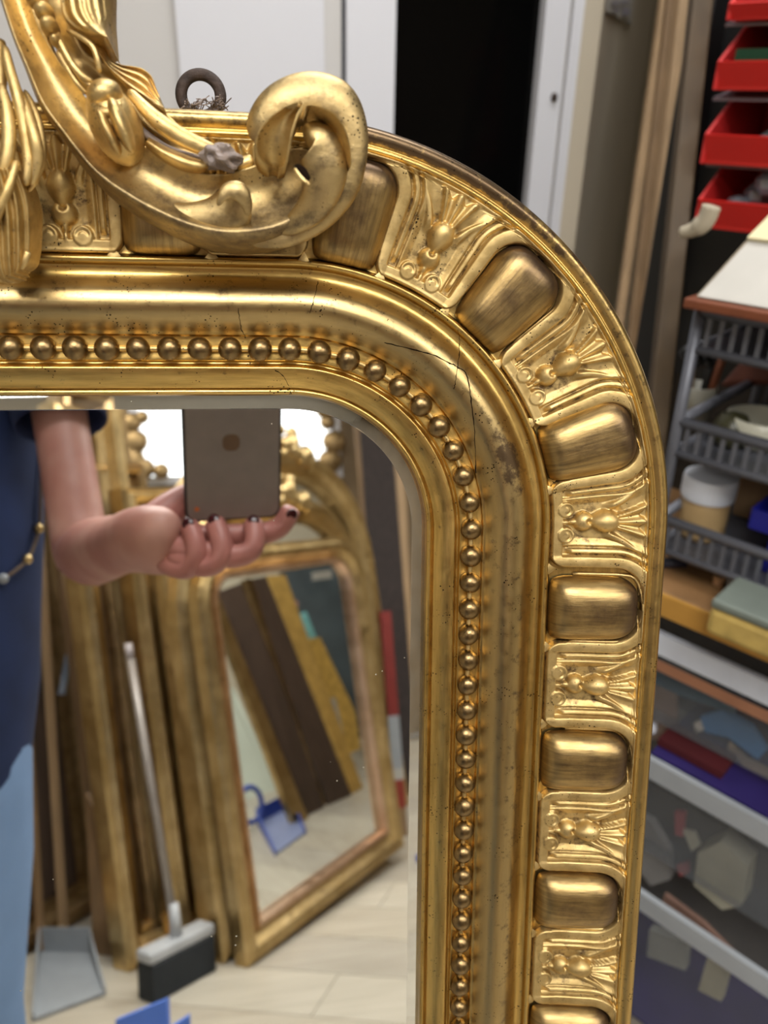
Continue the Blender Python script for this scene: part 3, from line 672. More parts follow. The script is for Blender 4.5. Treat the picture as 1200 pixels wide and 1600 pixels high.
# petal
sub(loft, 'petal', [(226, 226), (250, 246), (285, 264), (312, 268), (326, 262)], [(232, 214), (262, 230), (296, 244), (320, 252), (328, 258)], lambda v, s: 42+4*math.sin(math.pi*v)*math.sin(math.pi*min(1, .15+s*.85)), 36, 12, cm, 30.)
# carved ground behind the tendrils
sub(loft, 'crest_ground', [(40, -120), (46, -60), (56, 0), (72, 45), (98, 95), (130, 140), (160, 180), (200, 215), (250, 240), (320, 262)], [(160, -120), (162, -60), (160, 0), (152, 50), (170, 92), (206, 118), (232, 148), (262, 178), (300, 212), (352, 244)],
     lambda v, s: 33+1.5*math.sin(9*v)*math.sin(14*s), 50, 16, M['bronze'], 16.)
# stem and its broken end
sub(ctube, 'stem', [(200, 140, 6, 40), (222, 165, 9, 42), (248, 190, 12, 43), (280, 212, 13, 43), (312, 228, 12, 42), (342, 240, 10, 41)], cm, .85, 50, 16)
sub(ctube, 'stem', [(205, 185, 3, 38), (232, 212, 5, 38), (262, 232, 5, 38), (300, 246, 6, 38), (330, 254, 5, 37)], M['gesso'], .7, 36, 10)
sub(cball, 'broken_tip', 346, 246, 29, 18, -.2, 42, 6, M['gesso'], lumps=.17, label='chipped grey end of the stem')
sub(ctube, 'stem', [(352, 268, 5, 34), (372, 258, 9, 35), (396, 250, 9, 35)], cm, .8, 20, 12)
# wing leaf
def p_wing(v, s): return 36+4*v+1.3*math.cos(v*math.pi*7)*sstep(.02, .2, s)*sstep(1., .7, s)-5*(1-v)*s
sub(loft, 'wing_leaf', [(150, 58), (165, 78), (172, 92), (190, 101), (205, 103), (222, 107), (236, 118), (243, 135), (250, 152), (256, 166)],
     [(150, 72), (160, 92), (172, 108), (184, 120), (196, 132), (208, 142), (220, 150), (232, 157), (244, 162), (256, 168)], p_wing, 44, 40, cm, 24.)
# upper leaf at the top edge of the picture
sub(loft, 'upper_leaf', [(80, -120), (84, -60), (92, -10), (98, 22), (108, 36), (122, 46), (140, 56), (158, 60), (166, 58)], [(160, -120), (164, -60), (164, -20), (164, 0), (165, 15), (166, 28), (167, 40), (168, 50), (168, 56)],
     lambda v, s: 42+7*math.sin(math.pi*(.15+.7*v))+.35*math.cos(v*30)*sstep(.66, .6, s), 50, 40, cm, 24.)
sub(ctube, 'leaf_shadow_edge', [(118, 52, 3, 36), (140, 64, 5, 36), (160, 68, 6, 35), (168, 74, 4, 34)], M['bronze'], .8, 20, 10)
# tendrils
sub(ctube, 'tendril', [(78, 30, 5, 42), (92, 62, 5, 44), (110, 96, 5, 45), (128, 118, 5, 45), (146, 128, 4, 44)], cm, .9, 30, 10)
sub(ctube, 'tendril', [(90, 78, 4, 42), (104, 104, 4, 43), (122, 132, 4, 43), (136, 147, 3, 42)], cm, .9, 30, 10)
sub(ctube, 'tendril', [(104, 46, 4, 43), (126, 58, 4, 45), (144, 72, 4, 46), (152, 92, 4, 46), (156, 114, 4, 45)], cm, .9, 30, 10)
sub(cball, 'berry', 58, 0, 14, 12, 0, 46, 6, M['leaf']); sub(cball, 'berry', 70, 20, 13, 12, 0, 45, 6, M['leaf']); sub(cball, 'berry', 78, 42, 12, 12, .3, 44, 6, M['leaf']); sub(cball, 'berry', 88, 64, 8, 8, .3, 43, 4, M['leaf'])
# hanging acanthus on the left
HL = sub(loft, 'hanging_leaf', [(-30, 262), (-26, 300), (-22, 340), (-20, 380), (-18, 410), (-12, 428), (0, 441)], [(26, 262), (38, 290), (46, 320), (48, 350), (48, 385), (44, 410), (33, 420)],
     lambda v, s: 40+8*math.sin(math.pi*v)+1.2*math.cos(v*26)-8*s, 36, 36, M['leaf'], 22.)
for pts in ([(6, 70, 6, 38), (16, 110, 7, 40), (27, 150, 8, 42), (38, 200, 8, 42), (44, 250, 8, 42), (40, 290, 6, 42)],
            [(22, 130, 5, 38), (40, 170, 8, 41), (54, 215, 9, 43), (58, 250, 9, 42), (48, 290, 6, 40)],
            [(38, 140, 4, 34), (56, 180, 6, 37), (64, 220, 7, 38), (64, 255, 6, 38), (54, 285, 4, 37), (42, 300, 3, 36)],
            [(0, 130, 6, 40), (10, 170, 9, 42), (14, 215, 10, 43), (8, 260, 10, 43), (-6, 300, 8, 42)],
            [(26, 250, 5, 44), (16, 285, 7, 46), (4, 315, 8, 46), (-10, 350, 7, 45)],
            [(-8, 60, 14, 34), (-4, 100, 13, 36), (-4, 140, 12, 38), (-10, 190, 14, 40)]):
    sub(ctube, 'leaf_frond', pts, M['leaf'], .9, 40, 14)
sub(ctube, 'leaf_tip', [(44, 392, 6, 38), (38, 408, 6, 38), (32, 420, 4, 37)], M['leaf'], .8, 16, 10)
# the rest of the crest, out of the picture: top shell and the mirrored scroll, plainly massed
sub(cball, 'shell', -120, -230, 120, 100, 0, 36, 16, cm)
def mir_copy(o):
    c = o.copy(); me = o.data.copy(); v = np.empty(len(me.vertices)*3); me.vertices.foreach_get('co', v); v = v.reshape(-1, 3); v[:, 0] *= -1; me.vertices.foreach_set('co', v.ravel()); me.flip_normals()
    c.data = me; COL.objects.link(c); c.parent = o.parent; return c
for o in [scr] + [c for c in list(bpy.data.objects) if c.parent == CREST and c.name.split('.')[0] in ('great_curl', 'inner_lobe', 'curled_lobe', 'cabochon', 'wing_leaf', 'stem')]: 
    c = mir_copy(o)
    if o is scr: 
        c.parent = CREST; c.name = 'far_scroll'
        if 'label' in c: del c['label']
# ================================================================ right-hand side: planks, bin rack, trolley, bench, boxes
SA, SB = np.array([.613, -.790, 0.]), np.array([.790, .613, 0.]); SQ = Pt(1060, 650, .86)
def Sh(px, py, off=0.):
    d = cdir(px, py); t = ((SQ+SB*off-CAM)@SB)/(d@SB); return CAM+d*t
def sab(px, py, off=0.):
    p = Sh(px, py, off); return float((p-SQ)@SA), float(p[2])
O2 = np.array([SQ[0], SQ[1], 0.])
def sbox(mb, a0, a1, b0, b1, z0, z1): return mb.box(O2, SA, SB, EZ, (a0, a1), (b0, b1), (z0, z1))
def seg_box(mb, p, q, wdir, w, d):             # batten from p to q, w wide along wdir
    p, q = np.asarray(p), np.asarray(q); t = nz(q-p); wd = nz(wdir-(wdir@t)*t); dd = np.cross(t, wd); L = np.linalg.norm(q-p)
    return mb.box(p, t, wd, dd, (0, L), (-w/2, w/2), (-d/2, d/2))
M['olive'] = plain('olive_brown_wood', (72, 56, 34), .6, noise=.2, scale=6, stretch=(8, 8, .7))
# leaning planks
for (x0, y0, x1, y1, wpx, mt, dz, lab) in [
    (1040, -20, 972, 470, 10, 'wood_l', 1.26, 'thin pale batten leaning by the beige end wall, leftmost of the leaning timber'),
    (1056, -20, 994, 520, 20, 'wood_m', 1.215, 'brown plank leaning second from the beige end wall'),
    (1076, -20, 1016, 520, 24, 'wood_l', 1.165, 'pale wide plank leaning in the middle of the timber by the end wall'),
    (1097, -20, 1040, 520, 26, 'olive', .88, 'dark olive-brown plank leaning beside the black bin rack')]:
    p = Pt(x0, y0, dz+.03); q = Pt(x1, y1, dz+.07); t = (q-p)/(q[2]-p[2]); foot = q+t*(0-q[2]); top = p+t*(1.9-p[2])
    mb = MB(); seg_box(mb, foot, top, CR, wpx*1.25*dz/F, .02); one('plank', mt, lab, 'plank', mb, bevel=.002)
# dark wall panel behind everything at the right
st('wall_bench', sbox(MB(), -.36, 1.6, .60, .64, 0, CEIL), plain('dark_back_wall', (58, 50, 42), .9, noise=.2))
# bin rack: black panel with red stacking bins
rk = root('bin_rack', tuple(O2+SB*.28), 'black upright rack panel holding the red bins', 'rack')
a0, _ = sab(1084, 200, .30); a1 = a0+.75
sbox(MB(), a0-.012, a1, .30, .325, .78, 1.9).obj('back_panel', M['black'], rk)
for aa in (a0-.012, a1-.02): sbox(MB(), aa, aa+.03, .26, .345, .0, 1.9).obj('upright', M['black'], rk, bevel=.002)
binmesh = {}
binlab = ['red plastic bin at the top edge of the picture, on the black rack', 'red plastic bin holding a green card, second row of the black rack', 'red plastic bin with grey and blue packets, third row of the black rack', 'red plastic bin with silvery bags, half hidden by the white box']
fills = ['none', 'green', 'packs', 'silver']
for i, (px, py, ph) in enumerate([(1131, 18, 26), (1110, 118, 44), (1090, 232, 46), (1080, 332, 44)]):
    aL, zb = sab(px+2, py+ph/2, .14); _, zt = sab(px+2, py-ph/2, .14); w_ = .10
    r = root('storage_bin', tuple(O2+SA*(aL+w_/2)+SB*.2+EZ*zb), binlab[i], 'bin', 'red bins on the rack')
    for k in range(2):
        if k == 1:
            r = root('storage_bin', tuple(O2+SA*(aL+w_*1.5+.01)+SB*.2+EZ*zb), ['right-hand red bin of the top row, cut by the picture edge', 'right-hand red bin of the second row, beside the green card bin', 'right-hand red bin of the third row, past the packet bin', 'right-hand red bin behind the white box'][i], 'bin', 'red bins on the rack')
        s0 = aL + k*(w_+.01); T_ = .004; H_ = zt-zb; zr = zt+.040
        b = MB(); sbox(b, s0+.004, s0+w_-.004, .145, .295, zb, zb+T_); b.obj('bin_base', M['red'], r)
        b = MB().slab([O2+SA*(s0+.004)+SB*.148+EZ*zb, O2+SA*(s0+w_-.004)+SB*.148+EZ*zb, O2+SA*(s0+w_-.002)+SB*.140+EZ*zt, O2+SA*(s0+.002)+SB*.140+EZ*zt], T_); b.obj('bin_front', M['red'], r)
        for e in (s0+.002, s0+w_-.002):
            Q = [O2+SA*e+SB*.142+EZ*zb, O2+SA*e+SB*.142+EZ*zt, O2+SA*e+SB*.20+EZ*zr, O2+SA*e+SB*.297+EZ*zr, O2+SA*e+SB*.297+EZ*zb]
            MB().slab(Q, T_).obj('bin_side', M['redpink'], r)
        sbox(MB(), s0, s0+w_, .292, .297, zb, zr).obj('bin_back', M['red'], r)
        b = MB().slab([O2+SA*(s0-.006)+SB*.158+EZ*(zr-.006), O2+SA*(s0+w_+.006)+SB*.158+EZ*(zr-.006), O2+SA*(s0+w_+.006)+SB*.285+EZ*(zr+.020), O2+SA*(s0-.006)+SB*.285+EZ*(zr+.020)], .003); b.obj('bin_lid', M['smoke'], r)
        if k == 0 and fills[i] != 'none':
            if fills[i] == 'green':
                one('card_pack', 'green', 'green card pack lying in the second red bin', 'pack', sbox(MB(), s0+.012, s0+w_-.008, .155, .27, zb+T_, zt+.012))
            elif fills[i] == 'packs':
                one('packet', 'greyp', 'grey plastic packet in the third-row red bin', 'packet', MB().slab([O2+SA*(s0+.03)+SB*.16+EZ*(zb+.008), O2+SA*(s0+.07)+SB*.16+EZ*(zb+.008), O2+SA*(s0+.1)+SB*.26+EZ*(zr-.02), O2+SA*(s0+.05)+SB*.26+EZ*(zr-.02)], .012), bevel=.003)
                one('packet', 'blue', 'blue plastic packet at the right in the third-row red bin', 'packet', MB().slab([O2+SA*(s0+.075)+SB*.16+EZ*(zb+.01), O2+SA*(s0+.105)+SB*.16+EZ*(zb+.01), O2+SA*(s0+.108)+SB*.25+EZ*(zt+.01), O2+SA*(s0+.09)+SB*.25+EZ*(zt+.01)], .01), bevel=.003)
            else:
                b = MB()
                for q in range(5): b.ball(O2+SA*(s0+.03+.015*q)+SB*(.18+.015*(q % 2))+EZ*(zb+.02+.014*q), [.016, .014, .014], 7, 5)
                one('bag', plain('silver_bag', (150, 155, 165), .25, .6), 'crumpled silvery bag in the lowest red bin', 'bag', b)
# trolley (grey steel, three basket tiers)
tr = root('wire_trolley', tuple(O2+SA*.2+SB*.15), 'grey steel trolley with three ribbed basket tiers, right of the mirror', 'trolley')
tiers = [(478, 545, 1062, .0), (655, 712, 1052, .0), (812, 868, 1040, .0)]
topz = sab(1066, 476)[1]; aL = sab(1062, 560)[0]; botz = sab(1046, 842)[1]
aP = [sab(1076, 490)[0], sab(1062, 650)[0], sab(1046, 830)[0]]
print('trolley', topz, aL, botz, aP)
BZ = sab(1040, 862, 0)[1] - .03              # bench top height
TW, TD = .52, .22
a0 = aP[1]
for (da, db) in ((0, 0), (TW, 0), (0, TD), (TW, TD)):
    MB().tube([O2+SA*(a0+da)+SB*db+EZ*BZ, O2+SA*(a0+da)+SB*db+EZ*(topz+.005)], .006, 10).obj('post', M['greymetal'], tr, smooth=True)
tz = []
for i, (yt, yb, px, _) in enumerate(tiers):
    zt = sab(px+14, yt+4)[1]; zb = sab(px+20, yb)[1]; tz.append((zt, zb)); b = MB()
    for (p, q) in (((0, 0), (TW, 0)), ((TW, 0), (TW, TD)), ((TW, TD), (0, TD)), ((0, TD), (0, 0))):
        for z, r_ in ((zt, .0055), (zb, .0045)): b.tube([O2+SA*(a0+p[0])+SB*p[1]+EZ*z, O2+SA*(a0+q[0])+SB*q[1]+EZ*z], r_, 8)
    b.obj('tier_rim', M['greymetal'], tr, smooth=True)
    b = MB(); sbox(b, a0, a0+TW, 0, TD, zb-.003, zb+.001); b.obj('tier_tray', M['greymetal'], tr)
    rb = MB(); sbox(rb, a0-.0012, a0+.0012, -.0015, .0015, zb, zt); shared = None
    for q in range(40):
        a_ = a0+.012+q*(TW-.02)/39
        for db in (0, TD):
            if shared is None:
                o = sbox(MB(), a_-.0024, a_+.0024, db-.001, db+.001, zb, zt).obj('rib', M['greymetal'], tr); shared = o.data; sa_ = a_; sdb = db
            else:
                o = bpy.data.objects.new('rib', shared); link(o, tr); o.location = Vector(SA*(a_-sa_)+SB*(db-sdb))
# things on the trolley
z0 = tz[0][0]+.006
bd = sbox(MB(), sab(1088, 466)[0], sab(1088, 466)[0]+.34, -.03, .20, z0, z0+.010); one('board', 'brown', 'reddish brown board lying on top of the trolley', 'board', bd, bevel=.002)
zB = z0+.010; aB = sab(1092, 464, -.02)[0]; zt1 = sab(1105, 380, -.02)[1]; zt2 = sab(1118, 292, .06)[1]
bx = root('cloth_box', tuple(O2+SA*(aB+.14)+SB*.1+EZ*zB), 'cream and white cloth-covered box standing on the brown board', 'box')
b = MB(); P = lambda a_, b_, z_: O2+SA*a_+SB*b_+EZ*z_
b.slab([P(aB, -.02, zB), P(aB+.30, -.02, zB), P(aB+.30, .035, zt1), P(aB+.018, .035, zt1)], .006)
b.obj('front_face', M['paper'], bx)
b = MB(); b.slab([P(aB+.016, .03, zt1), P(aB+.31, .03, zt1), P(aB+.31, .075, zt2), P(aB+.034, .075, zt2)], .008); b.obj('cream_flap', plain('cream_cloth', (208, 198, 160), .85, noise=.05, bump=.3), bx)
MB().slab([P(aB, -.02, zB), P(aB, .135, zB), P(aB+.03, .135, zt2-.02), P(aB+.033, .075, zt2), P(aB+.017, .035, zt1)], .006).obj('side_face', plain('grey_cloth', (130, 118, 100), .85), bx)
MB().slab([P(aB, .135, zB), P(aB+.30, .135, zB), P(aB+.31, .135, zt2-.02), P(aB+.03, .135, zt2-.02)], .006).obj('back_face', M['paper'], bx)
lp = [Sh(x, y, -.0) for x, y in ((1112, 322), (1102, 345), (1085, 358), (1064, 364))]; MB().tube(catmull(lp, 14), [.009]*8+[.008, .007, .007, .006, .006, .005], 8, flat=.4).obj('handle_loop', plain('grey_strap', (165, 155, 135), .85), bx, smooth=True)
# middle tier contents
z1 = tz[1][1]+.002
def onz(px, py, z):
    d = cdir(px, py); return CAM+d*((z-CAM[2])/d[2])
def aB_(p): p = np.asarray(p)-O2; return float(p@SA), float(p@SB)
c = onz(1192, 668, z1+.05); c2 = O2+SA*sab(1196, 640, .08)[0]+SB*.08+EZ*z1
one('dish', plain('cream_ceramic', (200, 198, 180), .35), 'pale cream dish on the middle tier of the trolley', 'dish', MB().lathe(c2, [(.02, 0), (.034, .012), (.038, .034), (.035, .035), (.03, .014), (.0, .008)], 24), smooth=True)
c3 = O2+SA*sab(1150, 640, .06)[0]+SB*.06+EZ*(z1)
one('pot', plain('olive_pot', (60, 58, 36), .4), 'small dark olive domed pot on the middle tier', 'pot', MB().lathe(c3, [(.016, 0), (.021, .01), (.02, .022), (.014, .034), (.0, .038)], 20), smooth=True)
c4 = O2+SA*sab(1090, 620, .10)[0]+SB*.10+EZ*z1
one('tool_cup', plain('grey_cup', (130, 126, 112), .5), 'grey cup of tools at the left of the middle tier', 'cup', MB().lathe(c4, [(.017, 0), (.020, .045), (.018, .045), (.016, .004), (0, .004)], 20), smooth=True)
for k, (dx, dz_, mt, lb) in enumerate([(-.008, .095, 'wood_m', 'wooden handled tool standing in the grey cup'), (.004, .088, 'black', 'black handled tool standing in the grey cup'), (.010, .10, 'brown', 'brown handled tool leaning in the grey cup')]):
    one('hand_tool', mt, lb, 'tool', MB().tube([c4+SA*dx+EZ*.01, c4+SA*dx*2.2+EZ*dz_], [.004, .005], 10), smooth=True)
pk = MB().slab([Sh(1126, 604, .19), Sh(1215, 600, .19), Sh(1215, 552, .2), Sh(1160, 566, .2)], .02)
one('leather_case', plain('brown_leather', (110, 60, 45), .6, noise=.2), 'reddish brown case leaning at the back of the middle tier', 'case', pk, bevel=.006)
one('pliers', 'black', 'black handled pliers hanging over the left end of the trolley', 'tool', MB().tube(catmull([Sh(1068, 545, .02), Sh(1082, 560, .02), Sh(1094, 565, .03), Sh(1110, 566, .03)], 10), .007, 8), smooth=True)
# lower tier: jar and blue tray
z2 = tz[2][1]+.002
jc = Sh(1103, 785, .062); ja, jb = aB_([jc[0], jc[1], 0]); jc = O2+SA*ja+SB*jb
JR = 42/F*float((np.array([jc[0], jc[1], z2+.1])-CAM)@CF)
j = root('jar', (jc[0], jc[1], z2), 'round jar with a white screw lid on the lower tier of the trolley', 'jar')
MB().lathe([jc[0], jc[1], z2], [(JR*.8, 0), (JR*.9, .008), (JR*.9, .044), (JR*.82, .052)], 32).obj('jar_body', plain('tan_jar', (176, 148, 104), .35, noise=.1), j, smooth=True)
MB().lathe([jc[0], jc[1], z2], [(JR*.98, .050), (JR, .054), (JR, .072), (JR*.96, .076), (0, .077)], 32).obj('lid', plain('white_lid', (212, 216, 224), .4, noise=.01), j, smooth=False)
ta, tb = ja+JR+.035, .03
b = MB(); P0_, P1_, P2_, P3_ = [O2+SA*x+SB*y+EZ*z for x, y, z in ((ta, .02, z2+.05), (ta+.16, .02, z2+.05), (ta+.20, .2, z2+.11), (ta+.04, .2, z2+.11))]
b.slab([P0_, P1_, P2_, P3_], .004); 
for p, q in ((P0_, P3_), (P0_, P1_), (P1_, P2_)): b.slab([p, q, q+EZ*.022, p+EZ*.022], .004)
b.box(O2, SA, SB, EZ, (ta+.02, ta+.14), (.03, .18), (z2, z2+.05))
one('tray', 'dblue', 'deep blue plastic tray tilted on the lower tier, right of the jar', 'tray', b)
one('box', 'wood_m', 'small tan box behind the white-lidded jar', 'box', sbox(MB(), a0+.03, a0+.20, .14, .20, z2, z2+.09), bevel=.003)
# bench
e0, e1 = onz(1034, 922, BZ), onz(1200, 975, BZ); bb = aB_([e0[0], e0[1], 0])[1]
print('bench', BZ, bb)
bn = root('workbench', tuple(O2+SA*.2), 'low wooden workbench carrying the trolley', 'bench')
sbox(MB(), a0-.13, a0+1.0, bb, TD+.02, BZ-.028, BZ-.002).obj('bench_top', plain('bench_wood', (140, 104, 66), .6, noise=.25, scale=5, stretch=(3, 3, 3)), bn, bevel=.003)
sbox(MB(), a0-.13, a0+1.0, bb-.006, bb-.0005, BZ-.028, BZ-.002).obj('edge_strip', plain('bench_edge', (186, 138, 62), .5, noise=.15), bn)
for da, db in ((-.12, TD-.045), (.42, TD-.045), (.95, TD-.045)): sbox(MB(), a0+da, a0+da+.045, db, db+.045, 0, BZ-.028).obj('leg', M['wood_m'], bn)
# on the bench
y0 = onz(1108, 915, BZ); ya, yb = aB_([y0[0], y0[1], 0]); ya += .065
yb_ = min(yb, -.04)
g = sbox(MB(), ya-.03, ya+.14, yb_-.035, yb_+.03, BZ-.001, BZ+.030); one('brush', plain('yellow_bristle', (176, 150, 82), .8, noise=.2, scale=40, bump=.4), 'yellow bristle brush block on the bench in front of the trolley', 'brush', g, bevel=.006)
g = sbox(MB(), ya-.03, ya+.14, yb_-.035, yb_+.03, BZ+.0301, BZ+.040); g.obj('brush_back', plain('grey_green_back', (104, 112, 104), .6), bpy.data.objects['brush'], bevel=.003)
p = onz(1052, 886, BZ); one('marker', plain('dark_blue_pen', (44, 48, 66), .4), 'short dark marker lying on the bench by the mirror edge', 'pen', MB().tube([p-CR*.016+EZ*.006, p+CR*.014+EZ*.006], .0058, 10), smooth=True)
p = onz(1152, 920, BZ); one('bottle_cap', plain('clear_cap', (150, 156, 165), .25), 'small translucent cap lying on the bench edge', 'cap', MB().tube([p-SA*.01+EZ*.009, p+SA*.012+EZ*.009], [.009, .009], 14), smooth=False)
p = onz(1122, 911, BZ); one('cork', plain('cork', (190, 150, 110), .8), 'small tan cork on the bench beside the translucent cap', 'cork', MB().lathe([p[0], p[1], BZ-.001], [(.006, 0), (.007, .01), (0, .01)], 12))
# purple cover and clear boxes below
def bb2(px, py, off): return sab(px, py, off)
FB = bb+.02
stack = [(1008, 1180, 'upper'), (1200, 1375, 'middle'), (1400, 1570, 'lower')]
zz = [sab(1090, 1010, FB)[1], sab(1090, 1215, FB-.03)[1], sab(1060, 1410, FB-.05)[1], sab(1050, 1640, FB-.05)[1]]
print('stack z', zz)
labs = ['upper clear plastic box of the stack under the bench, with a blue strap inside', 'middle clear plastic box of the stack, holding cream rolls', 'lower clear plastic box of the stack, with a purple base']
aS = a0-.16
z_hi = zz[0]
hts = [(zz[1]+.012, zz[0]), (zz[2]+.012, zz[1]-.004), (max(zz[3], .001), zz[2]-.004)]
lids = []
for i, (zb, zt) in enumerate(hts):
    off = FB-.03*i; r = root('storage_box', tuple(O2+SA*(aS+.3)+SB*(off+.15)+EZ*zb), labs[i], 'box', 'clear boxes under the bench'); w_, d_ = .62, .20; ht = zt-zb; t_ = .003
    B = lambda x, y, z: O2+SA*(aS+x)+SB*(off+y)+EZ*z
    MB().slab([B(.02, .012, zb), B(w_-.02, .012, zb), B(w_, 0, zt-.02), B(0, 0, zt-.02)], t_).obj('front_wall', M['clear'], r)
    MB().slab([B(.02, d_-.012, zb), B(w_-.02, d_-.012, zb), B(w_, d_, zt-.02), B(0, d_, zt-.02)], t_).obj('back_wall', M['clear'], r)
    for x0, x1 in ((.02, 0), (w_-.02, w_)): MB().slab([B(x0, .012, zb), B(x0, d_-.012, zb), B(x1, d_, zt-.02), B(x1, 0, zt-.02)], t_).obj('end_wall', M['clear'], r)
    MB().slab([B(.02, .012, zb+.0015), B(w_-.02, .012, zb+.0015), B(w_-.02, d_-.012, zb+.0015), B(.02, d_-.012, zb+.0015)], .003).obj('base', M['purple'] if i == 2 else M['clear'], r)
    b = MB(); sb = sbox
    b.box(O2+SA*aS+SB*off, SA, SB, EZ, (-.008, w_+.008), (-.008, 0), (zt-.028, zt)).box(O2+SA*aS+SB*off, SA, SB, EZ, (-.008, w_+.008), (d_, d_+.008), (zt-.028, zt)).box(O2+SA*aS+SB*off, SA, SB, EZ, (-.008, 0), (0, d_), (zt-.028, zt)).box(O2+SA*aS+SB*off, SA, SB, EZ, (w_, w_+.008), (0, d_), (zt-.028, zt))
    b.obj('rim', plain('pale_rim', (200, 206, 218), .35) if i == 0 else M['greyp'], r)
    if i == 1: b = MB().box(O2+SA*aS+SB*off, SA, SB, EZ, (.22, w_+.006), (.005, d_), (zt-.010, zt-.001)).obj('lid', M['purple'], r)
    if i == 0: MB().box(O2+SA*aS+SB*off, SA, SB, EZ, (.0, .46), (-.0095, -.0085), (zt-.048, zt-.034)).obj('orange_band', plain('orange_band', (150, 104, 78), .6), r)
    lids.append((off, zb, zt))
def inb(i, x, y, z): off, zb, zt = lids[i]; return O2+SA*(aS+x)+SB*(off+y)+EZ*(zb+z)
for nm, i, px, th, c, lb, ct in [
    ('folder', 0, [(1004, 1062), (1058, 1078), (1058, 1160), (1004, 1150)], .008, (132, 112, 98), 'brown card folder standing at the left of the upper clear box', 'folder'),
    ('teal_cloth', 0, [(1010, 1040), (1110, 1066), (1160, 1090), (1150, 1112), (1070, 1086), (1010, 1058)], .01, (58, 92, 112), 'teal cloth lying along the top of the upper clear box', 'cloth'),
    ('strap', 0, [(1096, 1118), (1130, 1108), (1176, 1134), (1200, 1170), (1186, 1184), (1140, 1150), (1104, 1142)], .008, (72, 120, 166), 'blue strap coiled in the upper clear box', 'strap'),
    ('hoop', 0, [(1140, 1160), (1166, 1184), (1206, 1204), (1206, 1216), (1164, 1196), (1138, 1168)], .006, (176, 156, 132), 'beige curved strip below the blue strap', 'strip'),
    ('tool', 0, [(1086, 1128), (1098, 1124), (1102, 1138), (1090, 1144)], .008, (196, 190, 180), 'small white knob beside the blue strap', 'tool'),
    ('paper_roll', 1, [(1098, 1322), (1134, 1304), (1176, 1342), (1166, 1404), (1136, 1410), (1092, 1372)], .03, (158, 156, 140), 'large cream roll in the middle clear box', 'paper'),
    ('paper_scrap', 1, [(1068, 1296), (1086, 1300), (1094, 1320), (1082, 1328)], .006, (170, 168, 152), 'small cream scrap left of the large cream roll', 'paper'),
    ('card', 1, [(998, 1270), (1022, 1282), (1050, 1330), (1050, 1370), (1020, 1380), (996, 1350)], .012, (128, 126, 124), 'grey card sheet at the left of the middle clear box', 'card'),
    ('red_tag', 1, [(1056, 1266), (1072, 1268), (1068, 1306), (1056, 1302)], .006, (150, 74, 80), 'upper of two pinkish red tags in the middle clear box', 'tag'),
    ('red_tag', 1, [(1058, 1350), (1076, 1346), (1078, 1362), (1064, 1368)], .006, (176, 84, 84), 'lower of two pinkish red tags in the middle clear box', 'tag'),
    ('paper_block', 2, [(1018, 1448), (1078, 1470), (1074, 1512), (1014, 1490)], .012, (146, 148, 144), 'pale paper block at the left of the lower clear box', 'paper'),
    ('paper_block', 2, [(1108, 1492), (1146, 1500), (1130, 1560), (1094, 1542)], .012, (166, 162, 142), 'cream paper block at the right of the lower clear box', 'paper'),
    ('brown_strip', 2, [(1040, 1396), (1100, 1440), (1200, 1540), (1200, 1556), (1090, 1456), (1036, 1408)], .006, (120, 92, 80), 'thin pinkish brown strip slanting through the lower clear box', 'strip')]:
    one(nm, plain(nm+'_stuff', c, .7), lb, ct, MB().slab([Sh(x, y, FB-.03*i+.035) for x, y in px], th))
zt = lids[0][2]
b = MB(); b.slab([O2+SA*(aS+.02)+SB*(FB+.04)+EZ*(zt+.004), O2+SA*(aS+.60)+SB*(FB+.01)+EZ*(zt+.004), O2+SA*(aS+.60)+SB*(FB+.16)+EZ*(zt+.035), O2+SA*(aS+.02)+SB*(FB+.16)+EZ*(zt+.035)], .006)
b.box(O2+SA*aS+SB*FB, SA, SB, EZ, (.02, .60), (.16, .19), (zt+.001, zt+.045)); one('purple_lid', 'purple', 'dark purple lid resting on the upper clear box under the bench', 'lid', b)
b = MB().ball(O2+SA*(aS+.10)+SB*(FB+.02)+EZ*(zt+.012), [.016, .012, .011], 10, 6); one('cloth_scrap', plain('cream_scrap', (196, 180, 150), .9), 'cream scrap on the rim of the upper clear box', 'cloth', b)
b = MB().ball(O2+SA*(aS+.16)+SB*(FB+.02)+EZ*(zt+.012), [.016, .012, .011], 10, 6); one('cloth_scrap', plain('ochre_scrap', (150, 110, 70), .9), 'ochre scrap on the rim beside the cream scrap', 'cloth', b)
b = MB().slab([inb(1, .22, .02, hts[1][1]-hts[1][0]+.006), inb(1, .30, .02, hts[1][1]-hts[1][0]+.006), inb(1, .30, .06, hts[1][1]-hts[1][0]+.006), inb(1, .22, .06, hts[1][1]-hts[1][0]+.006)], .01); one('red_cloth', plain('dark_red', (70, 10, 16), .7), 'dark red cloth between the upper and middle clear boxes', 'cloth', b)
b = MB()
for k in range(9): b.ball(inb(1, .02+.022*k, .03+.01*(k % 2), hts[1][1]-hts[1][0]+.008), [.018, .015, .008], 7, 5)
one('plastic_bag', clear('cling_film', (220, 222, 232), .7, .15), 'crumpled clear plastic bag on the middle box', 'bag', b, smooth=True)
